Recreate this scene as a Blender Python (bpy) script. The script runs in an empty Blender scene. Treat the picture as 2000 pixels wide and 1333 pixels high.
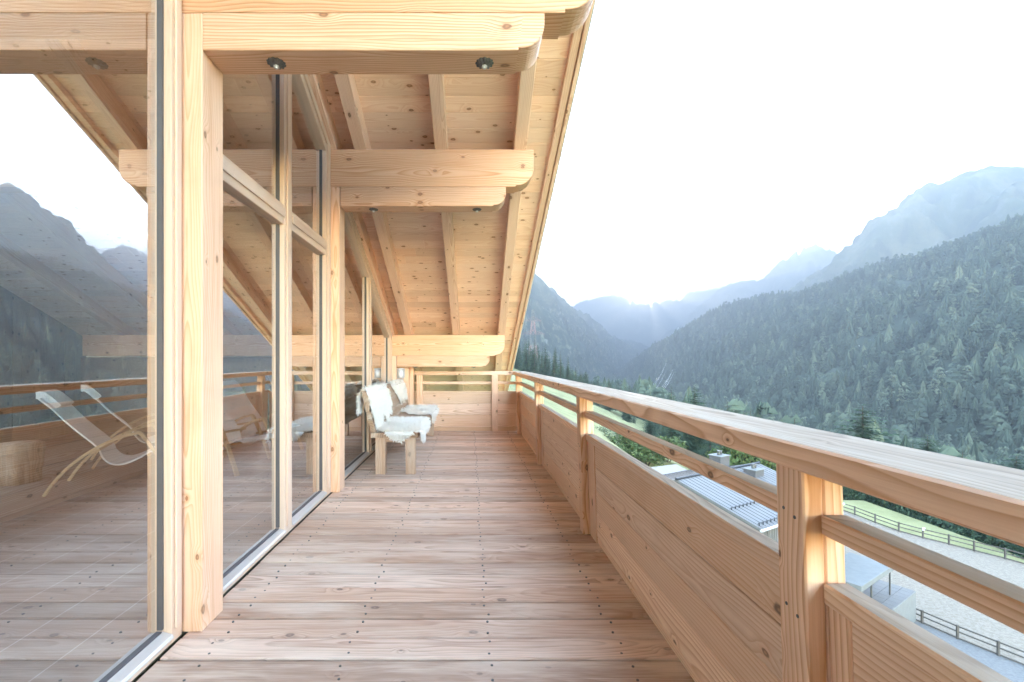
import bpy, math, random
import numpy as np
from mathutils import Vector, noise as mn
R = math.radians
random.seed(7); rng = np.random.default_rng(11)
S = bpy.context.scene
# ------------------------------------------------------------------ camera
CAMZ = 1.25
cam_d = bpy.data.cameras.new('camera'); cam = bpy.data.objects.new('camera', cam_d)
S.collection.objects.link(cam); S.camera = cam
cam.location = (0, 0, CAMZ); cam.rotation_euler = (R(90), 0, 0)
cam_d.sensor_width = 36; cam_d.lens = 16; cam_d.shift_x = .0415; cam_d.shift_y = .01875
cam_d.clip_start = .02; cam_d.clip_end = 40000
# ------------------------------------------------------------------ light
SUN_AZ = R(21.5); SUN_EL = R(7.6)          # azimuth measured from +Y towards +X
W = bpy.data.worlds.new('World'); S.world = W; W.use_nodes = True
nt = W.node_tree; nt.nodes.clear()
sky = nt.nodes.new('ShaderNodeTexSky'); sky.sky_type = 'NISHITA'; sky.sun_disc = False
sky.sun_elevation = SUN_EL; sky.sun_rotation = SUN_AZ; sky.altitude = 1500; sky.air_density = 1.0; sky.dust_density = .1; sky.ozone_density = 1.2
bg = nt.nodes.new('ShaderNodeBackground'); bg.inputs['Strength'].default_value = .15
wo = nt.nodes.new('ShaderNodeOutputWorld')
wb = nt.nodes.new('ShaderNodeMix'); wb.data_type = 'RGBA'; wb.blend_type = 'MULTIPLY'; wb.inputs[0].default_value = 1.; wb.inputs[7].default_value = (1.0, .875, .775, 1)
nt.links.new(sky.outputs[0], wb.inputs[6]); nt.links.new(wb.outputs[2], bg.inputs[0]); nt.links.new(bg.outputs[0], wo.inputs[0])
sd = bpy.data.lights.new('sun', 'SUN'); sd.energy = 2.0; sd.angle = R(.5); sd.color = (1, .9, .76)
sun = bpy.data.objects.new('sun', sd); S.collection.objects.link(sun)
sdir = Vector((math.sin(SUN_AZ) * math.cos(SUN_EL), math.cos(SUN_AZ) * math.cos(SUN_EL), math.sin(SUN_EL)))
sun.rotation_euler = (-sdir).to_track_quat('-Z', 'Y').to_euler(); sun.location = (20, 40, 30)
S.view_settings.view_transform = 'Standard'; S.view_settings.look = 'None'
S.view_settings.exposure = 6.1; S.view_settings.gamma = 1
c = S.cycles
c.max_bounces = 9; c.diffuse_bounces = 6; c.glossy_bounces = 4; c.transparent_max_bounces = 16; c.transmission_bounces = 4
c.volume_bounces = 0; c.caustics_reflective = False; c.caustics_refractive = False
c.use_denoising = True; c.denoising_prefilter = 'ACCURATE'; c.sample_clamp_indirect = .35; c.sample_clamp_direct = 12
c.use_adaptive_sampling = False
# ------------------------------------------------------------------ node helpers
def mat(name, build):
    m = bpy.data.materials.new(name); m.use_nodes = True
    t = m.node_tree; t.nodes.clear()
    out = t.nodes.new('ShaderNodeOutputMaterial')
    g = NG(t); sh = build(g)
    t.links.new(sh, out.inputs[0]); return m
class NG:
    def __init__(s, t): s.t = t
    def n(s, ty, ins=None, out=0, **kw):
        nd = s.t.nodes.new('ShaderNode' + ty)
        for k, v in kw.items(): setattr(nd, k, v)
        for k, v in (ins or {}).items():
            if v is None: continue
            if hasattr(v, 'is_linked') or hasattr(v, 'node'): s.t.links.new(v, nd.inputs[k])
            else: nd.inputs[k].default_value = v
        return nd.outputs[out]
    def m(s, op, a, b=0., c_=0., clamp=False): return s.n('Math', {0: a, 1: b, 2: c_}, operation=op, use_clamp=clamp)
    def vm(s, op, a, b=(0, 0, 0)): return s.n('VectorMath', {0: a, 1: b}, operation=op)
    def mix(s, f, a, b, mode='MIX'):
        nd = s.t.nodes.new('ShaderNodeMix'); nd.data_type = 'RGBA'; nd.blend_type = mode; nd.clamp_factor = True
        for i, v in ((0, f), (6, a), (7, b)):
            if hasattr(v, 'node'): s.t.links.new(v, nd.inputs[i])
            else: nd.inputs[i].default_value = v if i == 0 else (*v[:3], 1)
        return nd.outputs[2]
    def attr(s, nm, out=1): return s.n('Attribute', out=out, attribute_name=nm)
    def noise(s, v, sc, det=2, rough=.5, out=0): return s.n('TexNoise', {'Vector': v, 'Scale': sc, 'Detail': det, 'Roughness': rough}, out=out)
    def ss(s, x, a, b): # smoothstep a..b -> 0..1
        return s.n('MapRange', {'Value': x, 'From Min': a, 'From Max': b, 'To Min': 0., 'To Max': 1.}, interpolation_type='SMOOTHSTEP')
    def bsdf(s, col, rough=.6, bump=None, bd=.001, spec=.5, metal=0., **kw):
        ins = {'Base Color': col if hasattr(col, 'node') else (*col[:3], 1), 'Roughness': rough, 'Specular IOR Level': spec, 'Metallic': metal}
        if bump is not None: ins['Normal'] = s.n('Bump', {'Height': bump, 'Distance': bd, 'Strength': 1.})
        ins.update(kw)
        return s.n('BsdfPrincipled', ins)

def wood(name, light, dark, knotc, freq=105, ringamt=.55, knots=.5, rough=.55, tint=.22, wear=0., wearc=(.5, .47, .44), bd=.0006, spec=.4, stain=0., kscale=6.2, streak=.35):
    def b(g):
        wc = g.attr('wc'); rn = g.attr('rnd')
        sp = g.n('SeparateXYZ', {0: wc}, 0).node; x, y, z = sp.outputs
        sr = g.n('SeparateXYZ', {0: rn}, 0).node; rx, ry, rz = sr.outputs
        off = g.vm('SCALE', rn); off.node.inputs['Scale'].default_value = 37.
        base = g.vm('ADD', wc, off)
        n1 = g.noise(g.vm('MULTIPLY', base, (.9, 3.5, 3.5)), 1., 2)
        n1b = g.noise(g.vm('MULTIPLY', base, (3.5, 14, 14)), 1., 1)
        sb = g.n('SeparateXYZ', {0: base}, 0).node.outputs
        kv = g.n('CombineXYZ', {0: g.m('MULTIPLY', sb[0], 3.6), 1: g.m('MULTIPLY', g.m('ADD', sb[1], sb[2]), kscale)})
        vo = g.n('TexVoronoi', {'Vector': kv, 'Scale': 1.}, out=0, feature='F1', voronoi_dimensions='2D')
        vcol = vo.node.outputs[1]
        vs = g.n('SeparateXYZ', {0: vcol}).node.outputs[0]
        size = g.m('MULTIPLY', g.ss(vs, 1 - knots, 1.), .06)
        size = g.m('ADD', size, g.m('MULTIPLY', g.m('GREATER_THAN', vs, 1 - knots), .028))
        kd = g.m('ADD', g.m('DIVIDE', vo, g.m('ADD', size, .0001)), g.m('MULTIPLY', g.m('SUBTRACT', g.noise(g.vm('MULTIPLY', base, (30, 60, 60)), 1., 2), .5), .9))
        km = g.m('MULTIPLY', g.ss(kd, 1.25, .75), g.m('GREATER_THAN', vs, 1 - knots))
        bend = g.m('MULTIPLY', g.ss(kd, 5.5, .5), g.m('MULTIPLY', g.m('GREATER_THAN', vs, 1 - knots), .02))
        y2 = g.m('SUBTRACT', y, g.m('MULTIPLY', g.m('SUBTRACT', rx, .5), .14))
        z2 = g.m('ADD', z, g.m('ADD', .02, g.m('MULTIPLY', ry, .13)))
        r = g.m('SQRT', g.m('ADD', g.m('MULTIPLY', y2, y2), g.m('MULTIPLY', z2, z2)))
        r = g.m('ADD', r, g.m('MULTIPLY', n1, .12))
        r = g.m('ADD', r, g.m('MULTIPLY', n1b, .006))
        r = g.m('ADD', r, bend)
        f = g.m('FRACT', g.m('MULTIPLY', r, freq))
        ring = g.m('MULTIPLY', g.m('POWER', f, 2.2), g.ss(f, 1.0, .86))
        ringv = g.noise(g.vm('MULTIPLY', base, (.5, 9, 9)), 1., 1)
        ring = g.m('MULTIPLY', ring, g.m('ADD', .35, ringv))
        fib = g.noise(g.vm('MULTIPLY', base, (5, 260, 260)), 1., 2)
        col = g.mix(g.m('MULTIPLY', ring, ringamt * 1.4), light, dark)
        col = g.mix(g.m('MULTIPLY', g.m('SUBTRACT', fib, .35), ringamt * .7, clamp=True), col, dark)
        stk = g.noise(g.vm('MULTIPLY', base, (1.6, 34, 34)), 1., 3, .6)
        col = g.mix(g.m('MULTIPLY', g.ss(stk, .5, .72), streak), col, dark)
        tn = g.m('ADD', g.m('MULTIPLY', rz, tint), g.m('MULTIPLY', g.noise(g.vm('MULTIPLY', base, (.6, 2, 2)), 1., 2), tint))
        col = g.mix(tn, col, tuple(d * .8 + l * .1 for d, l in zip(dark, light)))
        br = g.n('Combine' + 'XYZ', {0: g.m('ADD', 1 - tint * .35, g.m('MULTIPLY', rx, tint * .6))}).node
        hs = g.n('HueSaturation', {'Color': col, 'Value': g.m('ADD', 1 - tint * .4, g.m('MULTIPLY', rx, tint * .8)), 'Saturation': g.m('ADD', .92, g.m('MULTIPLY', ry, .16))})
        col = hs
        halo = g.m('MULTIPLY', g.ss(kd, 2.6, 1.), g.m('MULTIPLY', g.m('GREATER_THAN', vs, 1 - knots), .35))
        col = g.mix(halo, col, dark)
        col = g.mix(g.m('MULTIPLY', km, .85), col, knotc)
        kc = g.m('MULTIPLY', g.ss(kd, .55, .2), g.m('GREATER_THAN', vs, 1 - knots * .6))
        col = g.mix(g.m('MULTIPLY', kc, .5), col, dark)
        if wear:
            wn = g.noise(g.vm('MULTIPLY', base, (1.1, 6, 6)), 1., 4, .65)
            wf = g.m('MULTIPLY', g.ss(wn, .42, .68), wear)
            col = g.mix(wf, col, wearc)
            gr = g.noise(g.vm('MULTIPLY', base, (2.5, 120, 120)), 1., 3, .7)
            col = g.mix(g.m('MULTIPLY', g.ss(gr, .45, .8), wear * .8), col, wearc)
            dk = g.noise(g.vm('MULTIPLY', base, (1.7, 60, 60)), 1.3, 3, .7)
            col = g.mix(g.m('MULTIPLY', g.ss(dk, .58, .8), wear * .7), col, tuple(v * .45 for v in dark))
        if stain:
            sn = g.noise(base, 2.3, 4, .6)
            col = g.mix(g.m('MULTIPLY', g.ss(sn, .52, .74), stain), col, tuple(v * .6 for v in dark))
        h = g.m('ADD', g.m('MULTIPLY', ring, -1.), g.m('MULTIPLY', fib, .8))
        rr = g.m('ADD', rough - .08, g.m('MULTIPLY', fib, .16))
        return g.bsdf(col, rr, h, bd, spec)
    return mat(name, b)
M = {}
M['soffit'] = wood('spruce_boards', (.95, .75, .61), (.66, .38, .23), (.26, .12, .06), 120, .5, .85, .6, .24, kscale=7.5)
M['beam'] = wood('spruce_beam', (.83, .56, .385), (.52, .24, .11), (.22, .10, .05), 70, .95, .35, .5, .16, stain=.1)
M['rafter'] = wood('rafter_wood', (.92, .69, .545), (.60, .33, .2), (.22, .10, .05), 90, .7, .5, .55, .18)
M['post'] = wood('post_wood', (.86, .60, .43), (.56, .28, .14), (.24, .11, .05), 85, .65, .3, .5, .14, wear=.12, wearc=(.80, .68, .55), stain=.15)
M['frame'] = wood('larch_frame', (.76, .575, .44), (.54, .34, .22), (.3, .15, .08), 260, .3, .0, .45, .12)
M['rail'] = wood('larch_railing', (.93, .66, .48), (.55, .27, .13), (.12, .055, .03), 62, 1.0, .36, .5, .26, stain=.25)
M['panel'] = wood('larch_panel', (.95, .71, .53), (.60, .32, .17), (.13, .06, .03), 66, 1.0, .3, .5, .34, stain=.2, wear=.12, wearc=(.72, .55, .42))
M['grey'] = wood('weathered_glare_top', (.36, .285, .215), (.17, .12, .085), (.2, .15, .11), 60, .9, .3, .75, .15, spec=.12, wear=.6, wearc=(.44, .37, .30), bd=.0008)  # grey for top faces: weathering, and mostly light glare put into the colour
M['deck'] = wood('deck_boards', (.83, .605, .465), (.39, .235, .16), (.15, .09, .07), 80, .95, .4, .58, .5, wear=.5, wearc=(.82, .665, .535), bd=.0012, spec=.25, streak=.75)
M['bench'] = wood('rustic_wood', (.62, .42, .28), (.30, .16, .09), (.1, .055, .035), 60, .8, .5, .6, .4, wear=.45, wearc=(.55, .46, .37), bd=.002)
M['bark'] = wood('rough_plank', (.52, .35, .23), (.20, .105, .06), (.08, .045, .03), 35, .9, .8, .75, .3, wear=.7, wearc=(.55, .45, .35), bd=.005)
M['fence'] = wood('grey_fence_wood', (.12, .10, .085), (.06, .05, .04), (.1, .08, .06), 60, .5, .2, .8, .2)
M['siding'] = wood('grey_siding', (.16, .145, .13), (.08, .07, .06), (.1, .08, .06), 60, .5, .2, .8, .3)
M['inside'] = wood('inside_boards', (.42, .29, .19), (.24, .14, .08), (.1, .06, .04), 80, .5, .5, .6, .3)
def simple(name, col, rough=.6, metal=0., n=0., sc=20., spec=.5, bd=.001):
    def b(g):
        tc = g.n('TexCoord', out=3)
        nz = g.noise(tc, sc, 4, .6)
        cc = g.mix(g.m('MULTIPLY', g.ss(nz, .3, .75), n), col, tuple(v * .45 for v in col))
        return g.bsdf(cc, rough, nz, bd, spec, metal)
    return mat(name, b)
M['steel'] = simple('brushed_steel', (.62, .62, .64), .4, .35, .12, 6)
M['iron'] = simple('dark_iron', (.16, .155, .15), .45, .8, .6, 60, bd=.002)
M['alu'] = simple('aluminium_sill', (.60, .56, .53), .35, .35, .1, 3)
M['gasket'] = simple('rubber_gasket', (.10, .085, .085), .6, 0, .2)
M['void'] = simple('underside_dark', (.035, .022, .016), .9, 0, .3)
M['white_shell'] = simple('white_shell', (.88, .88, .88), .45, 0, .03, 3)
M['birch'] = simple('bent_birch', (.58, .42, .25), .4, 0, .2, 12)
M['roofmetal'] = simple('standing_seam_metal', (.155, .145, .14), .6, .1, .15, .6)
M['seam'] = simple('dark_seam', (.05, .05, .055), .5, .4, 0.)
M['chimney'] = simple('grey_render', (.10, .09, .088), .8, 0, .35, 9)
M['concrete'] = simple('concrete', (.17, .165, .155), .8, 0, .25, 2.2)
M['paving'] = simple('paving', (.15, .135, .125), .8, 0, .25, 1.2)
M['white'] = simple('white_paint', (.75, .75, .74), .5, 0, .1)
M['red'] = simple('red_paint', (.33, .19, .18), .6, 0, .1)
M['wire'] = simple('wire_metal', (.72, .72, .72), .3, .6, 0.)
M['rock'] = simple('pale_rock', (.42, .41, .39), .9, 0, .4, .5)
def glass(g):
    f = g.n('LayerWeight', {'Blend': .5}, out=1)
    R_ = g.m('ADD', .42, g.m('MULTIPLY', g.m('POWER', f, 3.), .54))
    back = g.n('NewGeometry', out=6)
    R_ = g.m('MULTIPLY', R_, g.m('SUBTRACT', 1., back))
    tr = g.n('BsdfTransparent', {'Color': (.95, .94, .92, 1)}); gl = g.n('BsdfGlossy', {'Color': (.97, .98, 1, 1), 'Roughness': 0.})
    return g.n('MixShader', {0: R_, 1: tr, 2: gl})
M['glass'] = mat('window_glass', glass)
def fur(g):
    rn = g.attr('rnd'); a = g.n('SeparateXYZ', {0: rn}).node.outputs[0]
    col = g.mix(a, (.90, .865, .82), (.80, .75, .69))
    d = g.bsdf(col, .9, None, spec=.1); t = g.n('BsdfTranslucent', {'Color': (.85, .82, .78, 1)})
    return g.n('MixShader', {0: .2, 1: d, 2: t})
M['fur'] = mat('white_sheepskin', fur)
def tile(g):
    p = g.n('NewGeometry', out=0); sp = g.n('SeparateXYZ', {0: p}).node.outputs
    fx = g.m('FRACT', g.m('DIVIDE', g.m('ADD', sp[0], 20.03), .3))
    ln = g.m('LESS_THAN', fx, .02)
    col = g.mix(g.noise(p, 3., 3), (.16, .12, .10), (.24, .19, .16))
    col = g.mix(ln, col, (.45, .41, .38)); return g.bsdf(col, .5)
M['tile'] = mat('inside_floor_tiles', tile)
def foliage(name, c1, c2, c3, trans=.25):
    def b(g):
        tn = g.attr('tint', 2); rn = g.n('ObjectInfo', out=5)
        p = g.n('NewGeometry', out=0)
        f = g.m('FRACT', g.m('ADD', tn, rn))
        col = g.mix(f, c1, c2)
        col = g.mix(g.ss(g.m('FRACT', g.m('MULTIPLY', f, 7.3)), .75, .95), col, c3)
        nz = g.noise(p, .6, 2); col = g.mix(g.m('MULTIPLY', nz, .5), col, tuple(v * .6 for v in c1))
        d = g.bsdf(col, .75, None, spec=.25)
        if not trans: return d
        t = g.n('BsdfTranslucent', {'Color': col})
        return g.n('MixShader', {0: trans, 1: d, 2: t})
    return mat(name, b)
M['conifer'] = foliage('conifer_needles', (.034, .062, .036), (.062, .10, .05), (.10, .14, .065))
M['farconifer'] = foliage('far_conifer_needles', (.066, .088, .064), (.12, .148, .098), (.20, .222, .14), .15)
M['leaf'] = foliage('broad_leaves', (.085, .13, .04), (.14, .17, .055), (.2, .2, .09), .3)
M['dryleaf'] = foliage('pale_leaves', (.2, .22, .12), (.3, .29, .17), (.12, .17, .07), .2)
M['trunk'] = simple('tree_bark', (.10, .07, .05), .9, 0, .5, 4)
def grass(g):
    p = g.n('NewGeometry', out=0)
    a = g.noise(p, .12, 4, .6); b_ = g.noise(p, 2.2, 4, .7); d = g.noise(p, .012, 3)
    col = g.mix(g.ss(a, .35, .65), (.18, .175, .08), (.25, .235, .115))
    col = g.mix(g.m('MULTIPLY', g.ss(b_, .5, .8), .6), col, (.30, .29, .14))
    col = g.mix(g.m('MULTIPLY', g.ss(d, .5, .7), .3), col, (.07, .10, .035))
    far = g.ss(g.n('SeparateXYZ', {0: p}).node.outputs[2], -45., -75.)
    col = g.mix(g.m('MULTIPLY', far, .6), col, (.08, .11, .045))
    return g.bsdf(col, .9, b_, .12, spec=.1)
M['grass'] = mat('meadow_grass', grass)
def sand(g):
    p = g.n('NewGeometry', out=0)
    b_ = g.noise(p, 3.2, 6, .8); b2 = g.noise(g.vm('MULTIPLY', p, (1, 3, 1)), 5.2, 4, .7)
    col = g.mix(g.ss(b_, .38, .62), (.20, .16, .12), (.27, .225, .18)); col = g.mix(g.m('MULTIPLY', g.ss(b2, .56, .7), .7), col, (.09, .075, .06))
    return g.bsdf(col, .95, b_, .06, spec=.1)
M['sand'] = mat('sand', sand)
M['gravel'] = simple('gravel', (.17, .16, .15), .95, 0, .5, 5., bd=.05)
def forestfloor(g):
    p = g.n('NewGeometry', out=0)
    a = g.noise(p, .02, 5, .65); b_ = g.noise(p, .12, 3, .7)
    col = g.mix(g.ss(a, .4, .7), (.055, .068, .05), (.09, .105, .07))
    col = g.mix(g.ss(b_, .68, .74), col, (.36, .35, .31)); return g.bsdf(col, .95, spec=.1)
M['forestfloor'] = mat('forest_floor', forestfloor)
def mountain(name, tree, z0, z1, rocky=.4):
    def b(g):
        p = g.n('NewGeometry', out=0); z = g.n('SeparateXYZ', {0: p}).node.outputs[2]
        a = g.noise(p, .006, 7, .65); b_ = g.noise(p, .03, 5, .7); c3 = g.noise(g.vm('MULTIPLY', p, (1, 1, .25)), .012, 6, .7)
        col = g.mix(g.ss(a, .4, .62), (.12, .135, .075), (.215, .20, .12))
        col = g.mix(g.m('MULTIPLY', g.ss(c3, .53, .64), rocky), col, (.30, .29, .27))
        col = g.mix(g.m('MULTIPLY', g.ss(c3, .47, .36), .7), col, (.075, .085, .06))
        zz = g.m('ADD', z, g.m('MULTIPLY', g.m('SUBTRACT', a, .5), 420.))
        f = g.m('MULTIPLY', g.ss(zz, z1, z0), g.ss(b_, .36, .5))
        col = g.mix(f, col, tree)
        return g.bsdf(col, .95, b_, 6., spec=.05)
    return mat(name, b)
M['mountain'] = mountain('alpine_slope', (.035, .055, .038), 150, 520)
M['mountain2'] = mountain('far_alpine_slope', (.035, .055, .04), 100, 420, .7)
M['asphalt'] = simple('pale_road', (.42, .40, .37), .9, 0, .2, .3)

# ------------------------------------------------------------------ mesh helpers
class MB:
    def __init__(s): s.v = []; s.f = []; s.mi = []; s.wc = []; s.rn = []; s.sm = []
    def add(s, vs, fs, wcs=None, rnd=None, mi=0, smooth=False):
        o = len(s.v); s.v += [tuple(p) for p in vs]
        s.f += [tuple(i + o for i in f) for f in fs]
        s.mi += (mi if isinstance(mi, list) else [mi] * len(fs)); s.sm += [smooth] * len(fs)
        rnd = rnd or (random.random(), random.random(), random.random())
        s.wc += [tuple(p) for p in (wcs if wcs is not None else vs)]; s.rn += [rnd] * len(vs)
    def box(s, x0, x1, y0, y1, z0, z1, grain='x', ch=.003, tf=None, mi=0, top=None, rnd=None):
        cx, cy, cz = (x0 + x1) / 2, (y0 + y1) / 2, (z0 + z1) / 2
        h = ((x1 - x0) / 2, (y1 - y0) / 2, (z1 - z0) / 2); ch = min(ch, min(h) * .45)
        vs = []; idx = {}
        for sx in (-1, 1):
            for sy in (-1, 1):
                for sz in (-1, 1):
                    for ax in range(3):
                        q = [sx * h[0], sy * h[1], sz * h[2]]; sg = (sx, sy, sz)
                        for k in range(3):
                            if k != ax: q[k] -= sg[k] * ch
                        idx[(sx, sy, sz, ax)] = len(vs); vs.append(q)
        fs = []; mis = []
        def addf(f, nrm):
            a, b, c_ = (Vector(vs[f[0]]), Vector(vs[f[1]]), Vector(vs[f[2]]))
            if (b - a).cross(c_ - a).dot(Vector(nrm)) < 0: f = f[::-1]
            fs.append(f); mis.append(top if (top is not None and nrm[2] > .5 and abs(nrm[0]) < .5 and abs(nrm[1]) < .5) else mi)
        for ax in range(3):
            o = [k for k in range(3) if k != ax]
            for sg in (-1, 1):
                f = []
                for a, b in ((-1, -1), (1, -1), (1, 1), (-1, 1)):
                    q = [0, 0, 0]; q[ax] = sg; q[o[0]] = a; q[o[1]] = b; f.append(idx[(*q, ax)])
                n_ = [0, 0, 0]; n_[ax] = sg; addf(f, n_)
            for a in (-1, 1):
                for b in (-1, 1):
                    q0 = [0, 0, 0]; q0[o[0]] = a; q0[o[1]] = b; q0[ax] = -1; q1 = list(q0); q1[ax] = 1
                    n_ = [0, 0, 0]; n_[o[0]] = a * .7; n_[o[1]] = b * .7
                    addf([idx[(*q0, o[0])], idx[(*q1, o[0])], idx[(*q1, o[1])], idx[(*q0, o[1])]], n_)
        for sx in (-1, 1):
            for sy in (-1, 1):
                for sz in (-1, 1): addf([idx[(sx, sy, sz, k)] for k in range(3)], (sx * .4, sy * .4, sz * .4))
        perm = {'x': (0, 1, 2), 'y': (1, 0, 2), 'z': (2, 0, 1)}[grain]
        wcs = [(q[perm[0]] + (cx, cy, cz)[perm[0]], q[perm[1]], q[perm[2]]) for q in vs]
        ps = [(q[0] + cx, q[1] + cy, q[2] + cz) for q in vs]
        if tf: ps = [tf(*p) for p in ps]
        s.add(ps, fs, wcs, rnd, mis)
    def prism(s, prof, y0, y1, ch=.003, mi=0, rnd=None):   # prof: (x,z) outline ccw seen from -Y, extruded along y; grain x
        n = len(prof); ys = (y0, y0 + ch, y1 - ch, y1)
        cx = sum(p[0] for p in prof) / n; cz = sum(p[1] for p in prof) / n
        zc = (min(p[1] for p in prof) + max(p[1] for p in prof)) / 2
        vs = []
        for k, y in enumerate(ys):
            ins = ch if k in (0, 3) else 0
            for x, z in prof:
                d = math.hypot(x - cx, z - cz) or 1
                vs.append((x - ins * (1 if x > cx else -1), y, z - ins * (1 if z > cz else -1)))
        fs = [tuple(range(n)), tuple(3 * n + i for i in range(n))[::-1]]
        for k in range(3):
            for i in range(n):
                j = (i + 1) % n; fs.append((k * n + j, k * n + i, (k + 1) * n + i, (k + 1) * n + j))
        ym = (y0 + y1) / 2
        s.add(vs, fs, [(x, z - zc, y - ym) for x, y, z in vs], rnd, mi)
    def cyl(s, p0, p1, r0, r1=None, n=12, cap=True, mi=0, smooth=True):
        r1 = r0 if r1 is None else r1; p0 = Vector(p0); p1 = Vector(p1); d = (p1 - p0).normalized()
        a = d.orthogonal().normalized(); b = d.cross(a); vs = []
        for p, r in ((p0, r0), (p1, r1)):
            for i in range(n):
                t = 2 * math.pi * i / n; vs.append(p + (a * math.cos(t) + b * math.sin(t)) * r)
        fs = [(i, (i + 1) % n, n + (i + 1) % n, n + i) for i in range(n)]
        wcs = [((v - p0).dot(d), (v - p0).dot(a), (v - p0).dot(b)) for v in vs]
        s.add(vs, fs, wcs, None, mi, smooth)
        if cap:
            s.add(vs[:n], [tuple(range(n))[::-1]], wcs[:n], None, mi); s.add(vs[n:], [tuple(range(n))], wcs[n:], None, mi)
    def tube(s, pts, r, n=6, mi=0):
        for a, b in zip(pts[:-1], pts[1:]): s.cyl(a, b, r, r, n, False, mi)
    def lathe(s, prof, c0, n=24, mi=0, tf=None):
        vs = []
        for r, z in prof:
            for i in range(n):
                t = 2 * math.pi * i / n; vs.append((c0[0] + r * math.cos(t), c0[1] + r * math.sin(t), c0[2] + z))
        fs = [(k * n + i, k * n + (i + 1) % n, (k + 1) * n + (i + 1) % n, (k + 1) * n + i) for k in range(len(prof) - 1) for i in range(n)]
        s.add(vs, fs, None, None, mi, True)
    def build(s, name, mats, parent=None, loc=(0, 0, 0)):
        me = bpy.data.meshes.new(name); me.from_pydata(s.v, [], s.f)
        for m_ in (mats if isinstance(mats, (list, tuple)) else [mats]): me.materials.append(M[m_] if isinstance(m_, str) else m_)
        me.polygons.foreach_set('material_index', s.mi); me.polygons.foreach_set('use_smooth', s.sm)
        for nm, dat in (('wc', s.wc), ('rnd', s.rn)):
            at = me.attributes.new(nm, 'FLOAT_VECTOR', 'POINT'); at.data.foreach_set('vector', np.array(dat, dtype=np.float32).ravel())
        me.update(); return link(name, me, parent, loc)
def link(name, data, parent=None, loc=(0, 0, 0)):
    o = bpy.data.objects.new(name, data); S.collection.objects.link(o); o.location = loc
    if parent is not None: o.parent = parent
    return o
def tag(o, label=None, cat=None, group=None, kind=None):
    if label: o['label'] = label
    if cat: o['category'] = cat
    if group: o['group'] = group
    if kind: o['kind'] = kind
    return o
def npmesh(name, V, F, mats, parent=None, tint=None, smooth=False, mi=None):
    me = bpy.data.meshes.new(name); V = np.asarray(V, dtype=np.float32); F = np.asarray(F, dtype=np.int32)
    me.vertices.add(len(V)); me.vertices.foreach_set('co', V.ravel())
    k = F.shape[1]; me.loops.add(F.size); me.loops.foreach_set('vertex_index', F.ravel())
    me.polygons.add(len(F)); me.polygons.foreach_set('loop_start', np.arange(0, F.size, k, dtype=np.int32))
    for m_ in mats: me.materials.append(M[m_])
    if mi is not None: me.polygons.foreach_set('material_index', mi)
    me.polygons.foreach_set('use_smooth', np.full(len(F), smooth))
    if tint is not None:
        at = me.attributes.new('tint', 'FLOAT', 'POINT'); at.data.foreach_set('value', np.asarray(tint, dtype=np.float32))
    me.update(calc_edges=True); me.validate(); return link(name, me, parent)
def setrnd(o): return o

# ------------------------------------------------------------------ dimensions of the chalet
SL = .467
def zraf(y): return 5.248 - SL * y            # underside of rafters
def zsof(y): return 5.443 - SL * y            # underside of roof boards
GX = -1.355                                   # glass plane
WX = -1.31                                    # outer face of window frames
# ------------------------------------------------------------------ balcony deck (setting)
mb = MB()
y = 1.9 - .152 * 40
while y < 8.05:
    x0 = -1.30
    mb.box(x0, .955, y + .0055, y + .1465, -.03, random.uniform(-.002, .002), 'x', .005)
    y += .152
mb.box(-1.29, .85, -4.2, 8.04, -.26, -.13, 'x', .01, mi=1)  # near-black slab added under the boards, paints the shade in the gaps
for k in range(-40, 41):
    yy = 1.9 + .152 * k
    if yy > 8: break
    for xj in (-1.12, -.52, .08, .66):
        for dy in (.035, .115):
            q = (xj + random.uniform(-.015, .015), yy + dy + random.uniform(-.008, .008))
            mb.cyl((q[0], q[1], -.002), (q[0], q[1], .0028), .006, .0055, 8, True, 2)
tag(mb.build('deck', ['deck', 'void', 'iron']), kind='structure')

# ------------------------------------------------------------------ chalet
ch = link('chalet', None, loc=(-1.3, 2, 0)); CH = ch
tag(ch, 'timber chalet with glass gable wall and projecting roof over the balcony', 'building')
def cb(mb_, name, mats, parent=None):
    o = mb_.build(name, mats)
    o.parent = parent or ch
    if parent is None: o.location = (-ch.location.x, -ch.location.y, -ch.location.z)
    return o
# soffit boards
mb = MB(); y = -3.1
while y < 12.6:
    segs = [-8.2]; x = -8.2 + random.uniform(1.5, 4)
    while x < .3: segs.append(x); x += random.uniform(2.6, 4.4)
    segs.append(.80)
    if -2.8 < y < 3.2: segs = [-8.2, -6.4, -3.4, -.9, .80]  # added roof opening, out of view, lets sky light onto the lounge chairs
    for a, b in zip(segs[:-1], segs[1:]):
        if -2.8 < y < 3.2 and a == -6.4: continue
        mb.box(a, b, y + .0007, y + .1443, 0, .022, 'x', .0045, tf=lambda X, Y, Z: (X, Y, zsof(Y) + Z))
    y += .145
cb(mb, 'soffit', 'soffit')
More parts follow.
